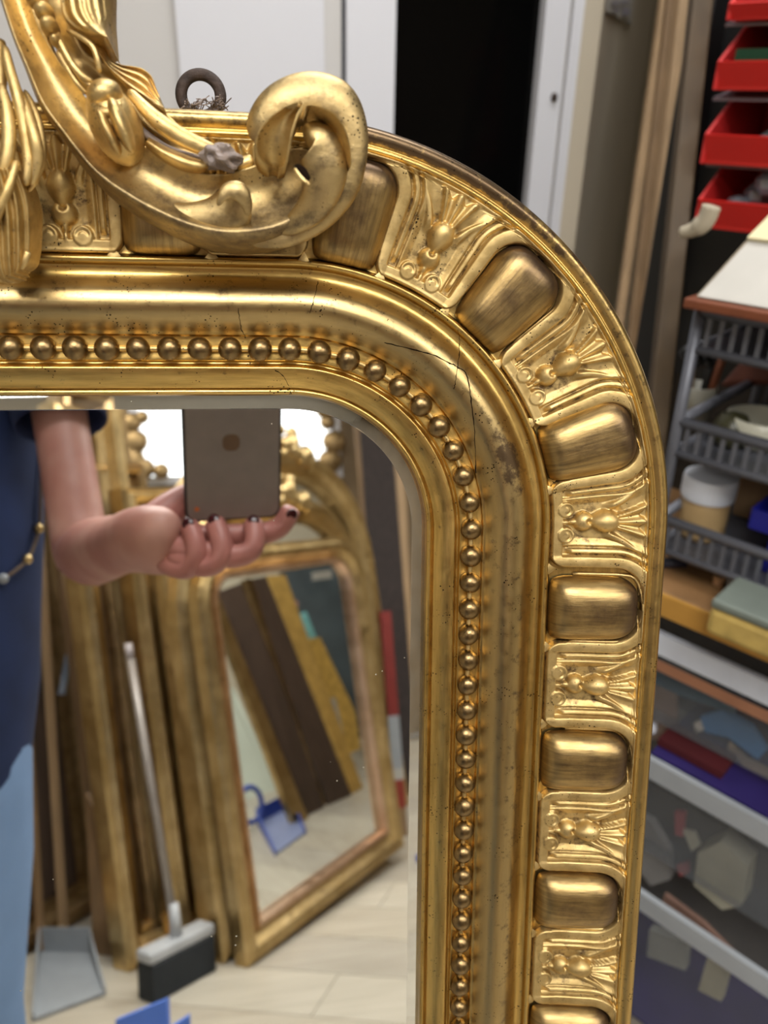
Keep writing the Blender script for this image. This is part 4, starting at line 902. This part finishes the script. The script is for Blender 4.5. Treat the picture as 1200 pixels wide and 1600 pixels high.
# ================================================================ what the mirror shows: the workshop behind the camera
B1, B2 = Fl(383, 1508), Fl(622, 1325); B1[2] = B2[2] = 0
def rvirt(v): v = W @ np.array(v, float); return v - 2*(v @ NW)*NW
U2, E2 = nz(rvirt([-.147, -1, .055])), nz(rvirt([.591, -.032, 1])); M2N = nz(np.cross(E2, U2)); M2N = M2N if M2N[1] > 0 else -M2N
N2 = nz(M2N*[1, 1, 0])
def off_pt(o, e, u, n, a, b, c): return o+e*a+u*b+n*c
def frame_path(w, h, rad, nseg=8, rb=0.):
    """inner opening outline (a, b, outward normal), rounded top corners"""
    P = [(0, 0, -1, -1), (0, h-rad, -1, 0)] if rad else [(0, 0, -1, -1), (0, h, -1, 1)]
    if rad:
        for k in range(nseg+1): a = math.pi-(math.pi/2)*k/nseg; P.append((rad+rad*math.cos(a), h-rad+rad*math.sin(a), math.cos(a), math.sin(a)))
        for k in range(nseg+1): a = math.pi/2-(math.pi/2)*k/nseg; P.append((w-rad+rad*math.cos(a), h-rad+rad*math.sin(a), math.cos(a), math.sin(a)))
        P.append((w, h-rad, 1, 0))
    else: P.append((w, h, 1, 1))
    P.append((w, 0, 1, -1)); return P
def leaning_frame(name, label, o, e, u, n, w, h, fw, dep, mat, rad=0., inner='mirror2', group=None, cat='mirror', lip=None, crest=None):
    r = root(name, tuple(o+e*w/2), label, cat, group)
    pa = frame_path(w-2*fw, h-2*fw, rad); prof = [(0, .2), (.06, .5), (.14, .55), (.2, .35), (.38, .55), (.55, .9), (.72, 1.), (.86, .85), (.92, .9), (1., .7), (1., -.0)]
    V = []; T = len(prof)
    for a, b, na, nb in pa:
        for t, c in prof: V.append(off_pt(o, e, u, n, fw+a+na*t*fw, fw+b+nb*t*fw, c*dep))
    k = len(pa); Fc = [(i*T+j, ((i+1) % k)*T+j, ((i+1) % k)*T+j+1, i*T+j+1) for i in range(k) for j in range(T-1)]
    mesh('moulding', V, Fc, M[mat], r, smooth=False)
    if lip:
        V = []
        for a, b, na, nb in pa:
            for t, c in ((-.005/fw, .22), (.0, .62), (.13, .68), (.2, .36)): V.append(off_pt(o, e, u, n, fw+a+na*t*fw, fw+b+nb*t*fw, c*dep+.001))
        mesh('inner_lip', V, [(i*4+j, ((i+1) % k)*4+j, ((i+1) % k)*4+j+1, i*4+j+1) for i in range(k) for j in range(3)], M[lip], r)
    V = [off_pt(o, e, u, n, fw+a+na*.002, fw+b+nb*.002, .2*dep) for a, b, na, nb in pa] + [off_pt(o, e, u, n, fw+a+na*.002, fw+b+nb*.002, .1*dep) for a, b, na, nb in pa]
    g = mesh('mirror_glass' if inner.startswith('mirror') else 'panel', V, [tuple(range(k))[::-1], tuple(range(k, 2*k))], M[inner], r)
    if crest:
        a0, s_ = crest; b = MB(); 
        rr = random.Random(5)
        for q in range(34):
            t = q/33*2-1; b.ball(off_pt(o, e, u, n, a0+t*.26*s_+rr.uniform(-.02, .02), h-fw*.4+(1-t*t)*.16*s_*rr.uniform(.2, 1), dep*.9), np.array([.035, .035, .04])*s_*rr.uniform(.6, 1.2), 7, 5)
        b.obj('crest', M['fg'], r, smooth=True)
    return r
MW = .785
leaning_frame('portrait_mirror', 'broad gilt mirror with rose inner edge, front of the leaning stack', B1-E2*.012-M2N*.02, E2, U2, M2N, MW, 1.035, .078, .05, 'fg', .07, lip='fgrose')
def beh(k, a): return B1 - N2*k + E2*a
leaning_frame('arched_mirror', 'gilt arched mirror directly behind the rose-edged one', beh(.09, -.02), E2, U2, M2N, .90, 1.17, .08, .05, 'fg', .24, crest=(.44, .7))
leaning_frame('arched_mirror', 'tallest gilt arched mirror with carved crest, standing behind two others', beh(.20, .06), E2, U2, M2N, 1.06, 1.34, .10, .06, 'fg', .3, crest=(.53, .8), lip='fg')
leaning_frame('gilded_mirror', 'narrow olive gilt frame edge left of the rose-edged mirror', Fl(340, 1500)*[1, 1, 0]-M2N*.05, E2, U2, M2N, .16, 1.0, .06, .05, 'fg', 0, inner='wood_d', cat='mirror')
leaning_frame('gilded_mirror', 'wide gilt frame edge behind the broom head', Fl(292, 1496)*[1, 1, 0]-M2N*.07, E2, U2, M2N, .2, 1.22, .09, .07, 'fg', 0, inner='wood_d', cat='mirror')
leaning_frame('gilded_mirror', 'brown worn frame edge just behind the broom handle', Fl(240, 1492)*[1, 1, 0]-M2N*.06, E2, U2, M2N, .2, 1.3, .07, .06, 'fgdark', 0, inner='wood_d', cat='mirror')
leaning_frame('gilded_mirror', 'tall thick gilt frame edge standing left of the broom', Fl(208, 1522)*[1, 1, 0]-M2N*.07, E2, U2, M2N, .2, 1.95, .08, .072, 'fg', 0, inner='wood_d', cat='mirror')
leaning_frame('gilded_mirror', 'very tall dark carved frame edge behind the tall gilt one', Fl(232, 1480)*[1, 1, 0]-M2N*.10-E2*.0, E2, U2, M2N, .2, 2.1, .08, .07, 'fgdark', 0, inner='wood_d', cat='mirror')
# carved broken ornament at the foot by the broom
p = Fl(238, 1475); b = MB(); rr = random.Random(3)
for k in range(12): b.ball([p[0]-.05+rr.uniform(-.03, .03), p[1]+.02+rr.uniform(-.02, .02), .03+k*.02], [.03, .025, .03], 8, 6)
one('carved_ornament', 'fgdark', 'brown carved ornament fragment standing on the floor behind the broom handle', 'ornament', b, smooth=True)
# far-left leaning panel with battens and its gilt frame
L1, L2 = Fl(40, 1478), Fl(152, 1408); L1[2] = L2[2] = 0
EL = nz(L2-L1); NL = np.array([-EL[1], EL[0], 0]); NL = NL if NL[1] > 0 else -NL
UL = math.cos(.10)*EZ-math.sin(.10)*NL; ML = nz(np.cross(EL, UL)); ML = ML if ML@NL > 0 else -ML
wL = float(np.linalg.norm(L2-L1))+.35
lf = leaning_frame('gilded_mirror', 'broad gilt frame with brown backing leaning at the far left beside the jeans', L1-EL*.35, EL, UL, ML, wL, 1.25, .09, .06, 'fgdark', 0, inner='wood_d', cat='mirror')
for x0, x1, y0, y1, mt, w_, lb in [(66, 905, 98, 1428, 'wood_l', .022, 'pale batten leaning on the brown backing, right of two'), (42, 1100, 62, 1440, 'wood_m', .018, 'pale batten leaning on the brown backing, left of two'), (100, 925, 158, 1395, 'wood_m', .026, 'grey-brown batten leaning between the backing and the tall frame')]:
    def onL(px, py, c=.075):
        p_, d = refl(px, py); t = ((L1+ML*c-p_)@ML)/(d@ML); return p_+d*t
    p = onL(x0, x1); q = onL(y0, y1, .085); t = (q-p)/(q[2]-p[2]); q = q+t*(.012-q[2]); b = MB(); seg_box(b, p+t*.3, q, EL, w_, .015); one('batten', mt, lb, 'batten', b)
p = onL(95, 1085, .07); q = onL(110, 1035, .07)
one('strip_light_glint', plain('pale_blue_glint', (150, 165, 185), .3), 'pale bluish streak of light painted as a strip on the dark backing', 'strip', MB().slab([onL(92, 1085, .06), onL(104, 1022, .06), onL(112, 1022, .06), onL(100, 1085, .06)], .006))  # light streak on the backing, built as a pale strip
p = onL(128, 1480, .12); q = onL(150, 1310, .11); q2 = onL(170, 1310, .11); p2 = onL(165, 1484, .12)
# plank offcut
f0, f1 = Fl(150, 1488), Fl(182, 1492); b = MB().slab([f0, f1, f1+EZ*.36-N2*.05+E2*0, f0+EZ*.40-N2*.05+E2*.03], .02); one('offcut', 'wood_m', 'short brown board offcut standing left of the tall gilt frame', 'board', b)
# broom
hL, hR = Fl(228, 1566), Fl(326, 1512); hd = nz((hR-hL)*[1, 1, 0]); L_ = float(np.linalg.norm(hR-hL)); hn = np.array([hd[1], -hd[0], 0])
br = root('broom', tuple((hL+hR)/2), 'broom with grey metal handle and dark bristles, standing upright in front of the frames', 'broom')
MB().box(hL, hd, hn, EZ, (0, L_), (-.03, .03), (.0, .085)).obj('bristles', M['bristle'], br, bevel=.004)
MB().box(hL, hd, hn, EZ, (-.003, L_+.003), (-.028, .028), (.086, .112)).obj('brush_head', plain('light_grey_head', (175, 178, 182), .4), br, bevel=.006)
pc = (hL+hR)/2+EZ*.11+hd*.0; 
pp, dd = refl(204, 1030); tt = (pc[1]-.10-pp[1])/dd[1]; top = pp+dd*tt
pc2 = pc; MB().tube([pc2, pc2+EZ*.05+(top-pc2)*.04], [.016, .011], 12).obj('socket', plain('light_grey_head', (175, 178, 182), .4), br, smooth=True)
MB().tube([pc2+(top-pc2)*.05, top], .0105, 12).obj('handle', plain('grey_handle', (150, 142, 136), .35, .2), br, smooth=True)
MB().tube([top, top+(top-pc2)*.06], [.011, .010], 12).obj('handle_tip', plain('lilac_tip', (170, 160, 160), .4), br, smooth=True)
# grey dustpan
q = [Fl(x, y) for x, y in ((52, 1598), (164, 1556), (140, 1492), (62, 1492))]
dp = root('dustpan', tuple(sum(q)/4), 'grey plastic dustpan lying open on the floor at the left', 'dustpan'); q = [p*[1, 1, 0] for p in q]
MB().slab([p+EZ*.006 for p in q], .006).obj('pan', M['greyp'], dp)
b = MB(); b.slab([q[1]+EZ*.004, q[2]+EZ*.004, q[2]+EZ*.07, q[1]+EZ*.02], .005).slab([q[2]+EZ*.004, q[3]+EZ*.004, q[3]+EZ*.07, q[2]+EZ*.07], .005).slab([q[3]+EZ*.004, q[0]+EZ*.004, q[0]+EZ*.02, q[3]+EZ*.07], .005); b.obj('pan_wall', M['greyp'], dp)
0 and MB().tube([(q[2]+q[3])/2+EZ*.05, (q[2]+q[3])/2+EZ*.09+nz((q[2]+q[3])/2-(q[0]+q[1])/2)*.11], .014, 10).obj('handle', M['greyp'], dp, smooth=True)
# blue plastic crate corner, nearest
c0, c1, c2_, c3_ = Vp(183, 1592, 1.25), Vp(262, 1560, 1.22), Vp(266, 1605, 1.2), Vp(296, 1585, 1.2)
cr = root('blue_scoop', (float(c1[0]), float(c1[1]), 0), 'bright blue plastic scoop standing on the floor at the bottom of the glass', 'scoop')
def dropto(p, z=0.): return np.array([p[0], p[1], z])
b = MB().slab([c0, c1, dropto(c1), dropto(c0)], .008); b.obj('scoop_wall', M['blue'], cr)
b = MB().slab([c2_, c3_, dropto(c3_), dropto(c2_)], .008); b.obj('scoop_wall', M['blue'], cr)
MB().slab([dropto(c0, .003), dropto(c1, .003), dropto(c3_, .003), dropto(c2_, .003)], .006).obj('scoop_base', M['blue'], cr)
# right-hand dark hangings and the red and white pole
def colm(x0, y0, x1, y1, wpx, yy0, yy1, name, mt, lb, cat, th=.03, dz=0):
    p, q = Ry(x0, y0, yy0), Ry(x1, y1, yy1); b = MB(); t = (q-p)/(q[2]-p[2]); q = q+t*(dz-q[2]); w_ = wpx/F*(abs(yy0)+.7)
    seg_box(b, p+t*.7, q, EX, w_, th); return one(name, mt, lb, cat, b, bevel=.003)
colm(586, 660, 624, 1180, 50, -3.05, -2.9, 'roofing_roll', plain('dark_textile', (46, 38, 36), .9, noise=.4, scale=80), 'very dark textured board leaning at the right edge of the glass', 'board')
colm(560, 650, 606, 1200, 16, -3.15, -3.05, 'plank', 'wood_m', 'brown plank leaning behind the arched mirrors at the right', 'plank')
colm(612, 680, 645, 1250, 30, -3.2, -3.1, 'plank', 'wood_l', 'pale plank leaning at the extreme right of the glass', 'plank')
pole = root('striped_pole', tuple(Fl(624, 1320)), 'red and white striped pole leaning right of the rose-edged mirror', 'pole')
for k, (ya, yb, mt) in enumerate([(955, 1118, plain('dark_red_paint', (120, 36, 30), .6)), (1118, 1200, M['greyp']), (1200, 1218, M['paper']), (1218, 1262, plain('dark_red_paint', (140, 50, 36), .6)), (1262, 1325, M['wood_m'])]):
    f_ = lambda y: Ry(602+(y-955)*.075, y, -2.42+.0002*(y-955)); b = MB(); seg_box(b, f_(ya), f_(yb), EX, 17/F*3.0, .02); b.obj('band', mt, pole)
# ---- seen a second time, through the broad gilt mirror: the far right of the workshop
def hit2(x, y):
    p, d = refl(x, y); o = B1+M2N*.01; t = ((o-p)@M2N)/(d@M2N); q = p+t*d; return q, d-2*(d@M2N)*M2N
def D2(x, y, s): p, d = hit2(x, y); return p+d*s
def D2f(x, y, z=0.): p, d = hit2(x, y); return p+d*((z-p[2])/d[2]), (z-p[2])/d[2]
def board2(name, mt, lb, cat, tl, tr_, br_, bl, th=.02, back=.25, grp=None):
    fbl, s0 = D2f(*bl); fbr, s1 = D2f(*br_); Q = [D2(*tl, s0+back), D2(*tr_, s1+back), fbr, fbl]
    return one(name, mt, lb, cat, MB().slab(Q, th), group=grp)
board2('leaning_board', 'wood_d', 'wide dark brown board leaning diagonally, left of two in the rose-edged mirror', 'board', (346, 925), (392, 908), (516, 1262), (488, 1276))
board2('leaning_board', 'wood_d', 'dark brown board leaning diagonally, right of two in the rose-edged mirror', 'board', (398, 905), (424, 900), (558, 1243), (524, 1258), back=.22)
board2('leaning_batten', 'fgdark', 'gold edge strip between the two dark leaning boards', 'batten', (390, 905), (399, 903), (526, 1252), (516, 1258), back=.15, th=.03)
board2('gilded_batten', 'fg', 'slim gilt moulding leaning left of the dark boards', 'batten', (336, 935), (346, 925), (489, 1280), (468, 1290), back=.18, th=.03)
board2('gilded_batten', plain('yellow_moulding', (206, 168, 92), .5, .2, noise=.2, scale=20), 'bright gilt moulding leaning right of the dark boards', 'batten', (424, 900), (452, 898), (574, 1232), (560, 1240), back=.3, th=.03)
one('reflected_light_panel', plain('white_green_reflection', (206, 214, 200), .4, noise=.08, scale=4), 'white-green sheet standing for reflected light behind the slim gilt moulding', 'panel', MB().slab([D2(352, 1060, 2.6), D2(375, 1080, 2.6), D2(462, 1275, 2.2), D2(368, 1275, 2.2)], .01))  # pale patch of reflected light, modelled as a coloured sheet
one('slate_panel', plain('slate', (46, 56, 60), .6, noise=.3, scale=5), 'dark slate sheet with a white label at the top right of the rose-edged mirror', 'panel', MB().slab([D2(440, 880, 2.6), D2(548, 870, 2.4), D2(582, 1150, 2.2), D2(545, 1160, 2.5)], .01))
one('label_strip', 'paper', 'white label at the top of the dark slate sheet', 'label', MB().slab([D2(496, 893, 2.3), D2(526, 889, 2.3), D2(527, 902, 2.3), D2(497, 906, 2.3)], .004))
for nm, mt, lb, Q, s in [('cloth', plain('turquoise_cloth', (130, 196, 200), .8), 'turquoise cloth hanging by the bright gilt moulding', [(470, 962), (486, 955), (504, 1000), (478, 1010)], 2.15), ('cloth', plain('pink_cloth', (190, 140, 130), .8), 'dusty pink cloth above the turquoise one', [(456, 930), (474, 940), (466, 985), (452, 975)], 2.2),
    ('carved_gilding', plain('yellow_gilding', (214, 176, 92), .5, .2, noise=.3, scale=30), 'yellow gilt carving below the turquoise cloth', [(474, 1000), (508, 995), (562, 1110), (572, 1170), (548, 1180), (520, 1120)], 2.1), ('paper_sheet', 'paper', 'white sheet under the yellow carving', [(514, 1092), (532, 1090), (548, 1160), (538, 1165)], 2.0)]:
    one(nm, mt, lb, 'cloth' if nm == 'cloth' else 'ornament' if nm.startswith('carv') else 'paper', MB().slab([D2(x, y, s) for x, y in Q], .015))
# blue dustpan
q = [D2f(x, y)[0] for x, y in ((444, 1338), (490, 1304), (466, 1262), (414, 1290))]
bp_ = root('dustpan', tuple(sum(q)/4), 'blue plastic dustpan with round-holed handle, lying on the floor seen in the rose-edged mirror', 'dustpan')
MB().slab([p+EZ*.005 for p in q], .006).obj('pan', plain('pale_blue_pan', (130, 140, 175), .5), bp_)
MB().slab([q[2], q[3], q[3]+EZ*.07, q[2]+EZ*.07], .006).slab([q[0], q[3], q[3]+EZ*.07, q[0]+EZ*.02], .006).slab([q[1], q[2], q[2]+EZ*.07, q[1]+EZ*.02], .006).obj('pan_wall', M['blue2'], bp_)
hs = D2f(414, 1290)[1]; ring = [D2(402+18*math.cos(a), 1258+28*math.sin(a), hs-.05) for a in np.linspace(0, 2*math.pi, 25)]; MB().tube(ring, .012, 8, cap=False).obj('handle', M['blue2'], bp_, smooth=True)
# carved cresting pieces stored on the sill, dark against the lit window
def sillpiece(pts, name, mt, lb, cat):
    b = MB()
    for x, y, r in pts: b.ball(Ry(x, y, -3.33), [r, .02, r], 10, 6)
    return one(name, mt, lb, cat, b, smooth=True)
sillpiece([(206, 660, .05), (212, 690, .06), (204, 720, .07), (226, 732, .05), (252, 736, .04), (222, 652, .035)], 'carved_cresting', 'fgdark', 'brown carved cresting standing at the left of the bright window', 'ornament')
sillpiece([(508, 640, .05), (512, 660, .04), (522, 690, .06), (500, 742, .05), (470, 744, .04), (440, 742, .04), (516, 720, .06)], 'carved_cresting', 'fgdark', 'brown carved cresting standing at the right of the bright window', 'ornament')
# ================================================================ phone
PHO = root('smartphone', tuple(CAM-CF*.006+CD*.141), 'smartphone in a grey-brown woven case held up in front of the mirror', 'phone')
def pl(x, y, z): return CAM + CR*x + CD*y + CF*z
b = MB(); 
def rrect(x0, x1, y0, y1, r, z0, z1, name, mat, parent=PHO, n=6, smooth=False):
    P = []
    for cx_, cy_, a0 in ((x1-r, y0+r, -90), (x1-r, y1-r, 0), (x0+r, y1-r, 90), (x0+r, y0+r, 180)):
        for k in range(n+1): a = math.radians(a0+90*k/n); P.append((cx_+r*math.cos(a), cy_+r*math.sin(a)))
    k = len(P); V = [pl(x, y, z0) for x, y in P]+[pl(x, y, z1) for x, y in P]
    return mesh(name, V, [tuple(range(k)), tuple(range(2*k-1, k-1, -1))]+[(i, i+k, (i+1) % k+k, (i+1) % k) for i in range(k)], mat, parent, bevel=.0008)
rrect(-.0575, .0215, -.016, .141, .009, -.0135, -.0042, 'case', M['phonedark'])
rrect(-.0555, .0195, -.014, .139, .008, -.0043, -.0030, 'case_back', M['phone'])
rrect(-.0205, .0175, -.012, .027, .008, -.0031, -.0022, 'camera_island', M['phonedark'])
for x, y in ((0, 0), (0, .019), (-.0135, .0085)): MB().lathe(pl(x, y, -.0022), [(.0072, 0), (.0072, .0005), (.006, .0005), (0, .0003)], 24, ax=CF).obj('lens', M['black'], PHO)
rrect(-.0265, -.0125, .066, .080, .0055, -.0031, -.0028, 'case_badge', plain('brown_badge', (112, 88, 66), .6), n=8)
rrect(-.050, -.046, .127, .131, .0019, -.0031, -.0026, 'orange_dot', plain('orange_dot', (200, 110, 50), .5))
rrect(-.0545, .0185, -.013, .138, .008, -.0142, -.0134, 'screen', M['black'])
# ================================================================ person
TC = np.array([-.452, -.47, 0]); 
PR = root('person', (TC[0], TC[1], 0), 'person in navy T-shirt and light jeans holding up a phone, seen in the mirror', 'person')
def skinmesh(name, chains, mat, parent, sub=2, rootv=0):
    """connected chains of (point, radius) ; a point given as ('@', chain, index) joins an earlier vertex"""
    V, R, Eg, idx = [], [], [], []
    for ch in chains:
        ids = []
        for item in ch:
            if isinstance(item[0], str): ids.append(idx[item[1]][item[2]]); continue
            p, r = item; V.append(p); R.append(r); ids.append(len(V)-1)
        idx.append(ids)
        Eg += [(ids[i], ids[i+1]) for i in range(len(ids)-1)]
    base = np.array(XF[parent.name].inverted()); V2 = np.asarray(V, float)@base[:3, :3].T+base[:3, 3]
    me = bpy.data.meshes.new(name); me.from_pydata(V2.tolist(), Eg, []); o = bpy.data.objects.new(name, me); link(o, parent)
    me.materials.append(mat); sk = o.modifiers.new('skin', 'SKIN'); sk.use_smooth_shade = True
    for i, r in enumerate(R):
        s = me.skin_vertices[0].data[i]; s.radius = r if hasattr(r, '__len__') else (r, r); s.use_root = (i == rootv)
    o.modifiers.new('sub', 'SUBSURF').render_levels = sub; o.modifiers['sub'].levels = sub
    XF[o.name] = XF[parent.name]; return o
A = np.array
sh = A([-.256, -.42, 1.285]); el = Vp(128, 868, .93); wr = Vp(198, 848, .725)
palm = Ph(246, 842, .0); 
hip = TC+EZ*.86
rh = TC+A([.070, 0, .80]); rk_ = TC+A([.074, .03, .46]); ra = TC+A([.09, -.02, .07])
lh = TC+A([-.070, 0, .80]); lk_ = TC+A([-.09, .03, .46]); la = TC+A([-.10, -.02, .07])
lsh = A([2*TC[0]-sh[0], sh[1], sh[2]]); lel = lsh+A([-.06, -.02, -.28]); lwr = lel+A([.02, .09, -.23])
k1 = Ph(288, 852, .004)
body = skinmesh('body', [
    [(hip, (.13, .085)), (TC+EZ*1.0, (.12, .08)), (TC+EZ*1.15, (.13, .085)), (TC+EZ*1.27, (.125, .07)), (TC+EZ*1.345, .052), (TC+A([0, .02, 1.41]), .048)],
    [('@', 0, 3), (sh, .042), ((sh*.55+el*.45), .033), (el, .034), (el*.75+wr*.25, .040), (el*.4+wr*.6, .034), (wr, (.029, .027)), (palm, (.040, .027)), (k1, (.036, .020))],
    [('@', 0, 3), (lsh, .048), ((lsh+lel)/2, .042), (lel, .036), ((lel+lwr)/2, .034), (lwr, .026), (lwr+A([.01, .03, -.06]), (.036, .015)), (lwr+A([.01, .05, -.10]), (.03, .012))],
    [('@', 0, 0), (rh, .078), ((rh+rk_)/2, .066), (rk_, .052), ((rk_+ra)/2, .05), (ra, .036), (ra+A([.01, .10, -.035]), (.036, .026)), (ra+A([.01, .17, -.045]), (.03, .02))],
    [('@', 0, 0), (lh, .078), ((lh+lk_)/2, .066), (lk_, .052), ((lk_+la)/2, .05), (la, .036), (la+A([-.01, .10, -.035]), (.036, .026)), (la+A([-.01, .17, -.045]), (.03, .02))]], M['skin'], PR)
HC = TC+A([.02, .045, 1.515])
def lump(name, c, r, mat, f=None, n=28):
    b = MB().ball([0, 0, 0], [1, 1, 1], n, n//2+2); V = A(b.V)
    if f: V = f(V)
    return mesh(name, A(c)+V*A(r), b.F, mat, PR, smooth=True)
def headf(V):
    V = V.copy(); z = V[:, 2]; jaw = np.clip(-z, 0, 1); V[:, 0] *= 1-.28*jaw**1.5; V[:, 1] = V[:, 1]*(1-.18*jaw) + .12*jaw
    fr = np.clip(V[:, 1], 0, 1); V[:, 1] += .20*np.exp(-(V[:, 0]/.13)**2-((z+.12)/.2)**2)*fr; V[:, 1] -= .06*np.exp(-((np.abs(V[:, 0])-.38)/.18)**2-((z-.08)/.13)**2)*fr
    V[:, 1] += .05*np.exp(-(V[:, 0]/.3)**2-((z+.5)/.09)**2)*fr; return V
lump('head', HC, (.075, .095, .112), M['skin'], headf)
lump('hair', HC+A([0, -.018, .02]), (.086, .104, .118), plain('brown_hair', (74, 50, 36), .6, noise=.3, scale=60, stretch=(1, 1, .1)), lambda V: np.stack([V[:, 0], np.minimum(V[:, 1], .32-.5*np.clip(-V[:, 2]+.3, 0, 1)), np.where(V[:, 2] < 0, V[:, 2]*1.35, V[:, 2])], 1))
for sx in (-1, 1):
    lump('ear', HC+A([sx*.074, -.005, -.002]), (.012, .02, .03), M['skin'], n=12)
    lump('eye', HC+A([sx*.028, .083, .008]), (.011, .009, .008), plain('eye_white', (220, 220, 218), .2), n=12)
    lump('iris', HC+A([sx*.028, .091, .007]), (.005, .003, .005), plain('iris_brown', (50, 34, 24), .2), n=10)
lump('mouth', HC+A([0, .091, -.056]), (.022, .008, .007), plain('lips', (170, 90, 88), .4), n=14)
# fingers: real separate chains ending on the phone's lower back
def finger(pts, r0, r1, name='finger'):
    P = [Ph(*p) for p in pts]; P.append(P[-1]+nz(P[-1]-P[-2])*r1*.9); n = len(P)
    o = skinmesh(name, [[(P[i], r0+(r1-r0)*i/(n-1)) for i in range(n)]], M['fingerskin'], PR)
    return P
M['fingerskin'] = plain('finger_skin', (176, 116, 108), .45, noise=.08, scale=60)
F_ = [([(255, 842, .002), (300, 840, .003), (352, 838, .003), (402, 836, .004), (438, 828, .005), (451, 804, .005)], .0125, .0090),
      ([(258, 852, .006), (305, 860, .018), (352, 870, .028), (388, 868, .030), (400, 850, .026), (396, 824, .014)], .0125, .0090),
      ([(258, 864, .006), (292, 876, .020), (328, 888, .031), (348, 872, .033), (348, 850, .028), (338, 822, .014)], .0125, .0088),
      ([(250, 872, .004), (272, 884, .016), (296, 892, .026), (308, 874, .030), (308, 852, .026), (298, 826, .014)], .0115, .0080),
      ([(222, 836, -.004), (246, 812, -.010), (272, 790, -.020), (304, 772, -.026), (326, 766, -.028)], .0190, .0095)]
for i, (pts, a_, b_) in enumerate(F_):
    P = finger(pts, a_, b_, 'thumb' if i == 4 else 'finger'); t = nz(P[-1]-P[-2]); fwd = CF if i < 4 else -CF
    u = nz(fwd-(fwd@t)*t); w_ = np.cross(t, u); c = P[-2]+t*.002+u*b_*.72; b = MB(); V = []
    bb_ = MB().ball([0, 0, 0], [1, 1, 1], 12, 8); V = [c+w_*v[0]*.0052+t*v[1]*.0062+u*v[2]*.0022 for v in bb_.V]
    mesh('nail', V, bb_.F, plain('dark_red_polish', (58, 14, 20), .2), PR, smooth=True)
# clothes
def rings(name, R, mat, n=36, wave=0., parent=PR, th=None, cap=False, sub=0):
    V = []
    for i, (c, rx, ry) in enumerate(R):
        for k in range(n):
            a = 2*math.pi*k/n; w_ = 1+wave*math.sin(3*a+i*1.3)+wave*.5*math.sin(7*a-i*.8); V.append(A(c)+A([rx*math.cos(a)*w_, ry*math.sin(a)*w_, 0]))
    Fc = [(i*n+k, i*n+(k+1) % n, (i+1)*n+(k+1) % n, (i+1)*n+k) for i in range(len(R)-1) for k in range(n)]
    o = mesh(name, V, Fc, mat, parent, smooth=True); s = o.modifiers.new('thick', 'SOLIDIFY'); s.thickness = .004; s.offset = 1; return o
rings('shirt', [(TC+EZ*z+A([dx, 0, 0]), rx, ry) for z, rx, ry, dx in ((.665, .146, .125, -.012), (.70, .150, .125, -.01), (.76, .155, .128, -.01), (.84, .158, .122, 0), (.93, .163, .118, 0), (1.02, .168, .118, 0), (1.12, .168, .118, 0), (1.20, .166, .112, 0), (1.26, .160, .100, 0), (1.31, .125, .082, 0), (1.345, .085, .068, 0), (1.36, .068, .062, 0))], M['navy'], wave=.012)
def sleeve(s_, e_, name='sleeve', k=.50):
    P = [s_*(1-t)+e_*t for t in (-.12, 0, .2, .4, k)]; b = MB().tube(P, [.052, .060, .058, .055, .054], 22, cap=False); o = b.obj(name, M['navy'], PR, smooth=True); m_ = o.modifiers.new('thick', 'SOLIDIFY'); m_.thickness = .003
sleeve(sh, el, k=.46); sleeve(lsh, lel)
b = MB()
def leg(h_, k_, a_):
    P = [h_+EZ*.05, h_-EZ*.05, (h_+k_)/2, k_, (k_+a_)/2, a_+EZ*.01]; MB().tube(P, [.066, .080, .080, .066, .062, .056], 24, cap=False).obj('trouser_leg', M['denim'], PR, smooth=True)
leg(rh, rk_, ra); leg(lh, lk_, la)
rings('jeans_seat', [(TC+EZ*z, rx, ry) for z, rx, ry in ((.70, .10, .09), (.76, .135, .105), (.80, .142, .108), (.86, .142, .108), (.92, .14, .10))], M['denim'])
for a_ in (ra, la):
    b = MB().ball(a_*[1, 1, 0]+A([0, .07, .035]), [.044, .125, .040], 20, 10); V = A(b.V); V[:, 2] = np.maximum(V[:, 2], .001); mesh('shoe', V, b.F, plain('dark_shoe', (40, 40, 44), .6), PR, smooth=True)
# long necklace
def shirt_pt(px, py, out=.006):
    p, d = refl(px, py); best = p+d*.45
    # front of the torso: ellipse cylinder rx .168 ry .118
    t = np.linspace(.1, 1.4, 900); q = p+np.outer(t, d); f = ((q[:, 0]-TC[0])/(.172+out))**2+((q[:, 1]-TC[1])/(.122+out))**2; i = int(np.argmin(f)) if f.min() > 1 else int(np.argmax(f < 1)); return q[i]
nk = [shirt_pt(x, y) for x, y in ((50, 560), (55, 600), (57, 643), (66, 690), (64, 740), (63, 790), (61, 826), (52, 856), (43, 874), (26, 890), (5, 904), (-20, 912))]
NK = root('necklace', tuple(nk[-1]), 'long thin cord necklace with small gold beads hanging over the navy shirt', 'necklace')
MB().tube(catmull(nk, 50), .0022, 6).obj('cord', plain('brown_cord', (96, 78, 60), .6), NK, smooth=True)
for i in (2, 3, 6, 8, 10): MB().ball(nk[i], .0062 if i != 3 else .005, 12, 8).obj('bead', M['fg'] if i in (2, 6, 8) else M['greyp'], NK, smooth=True)
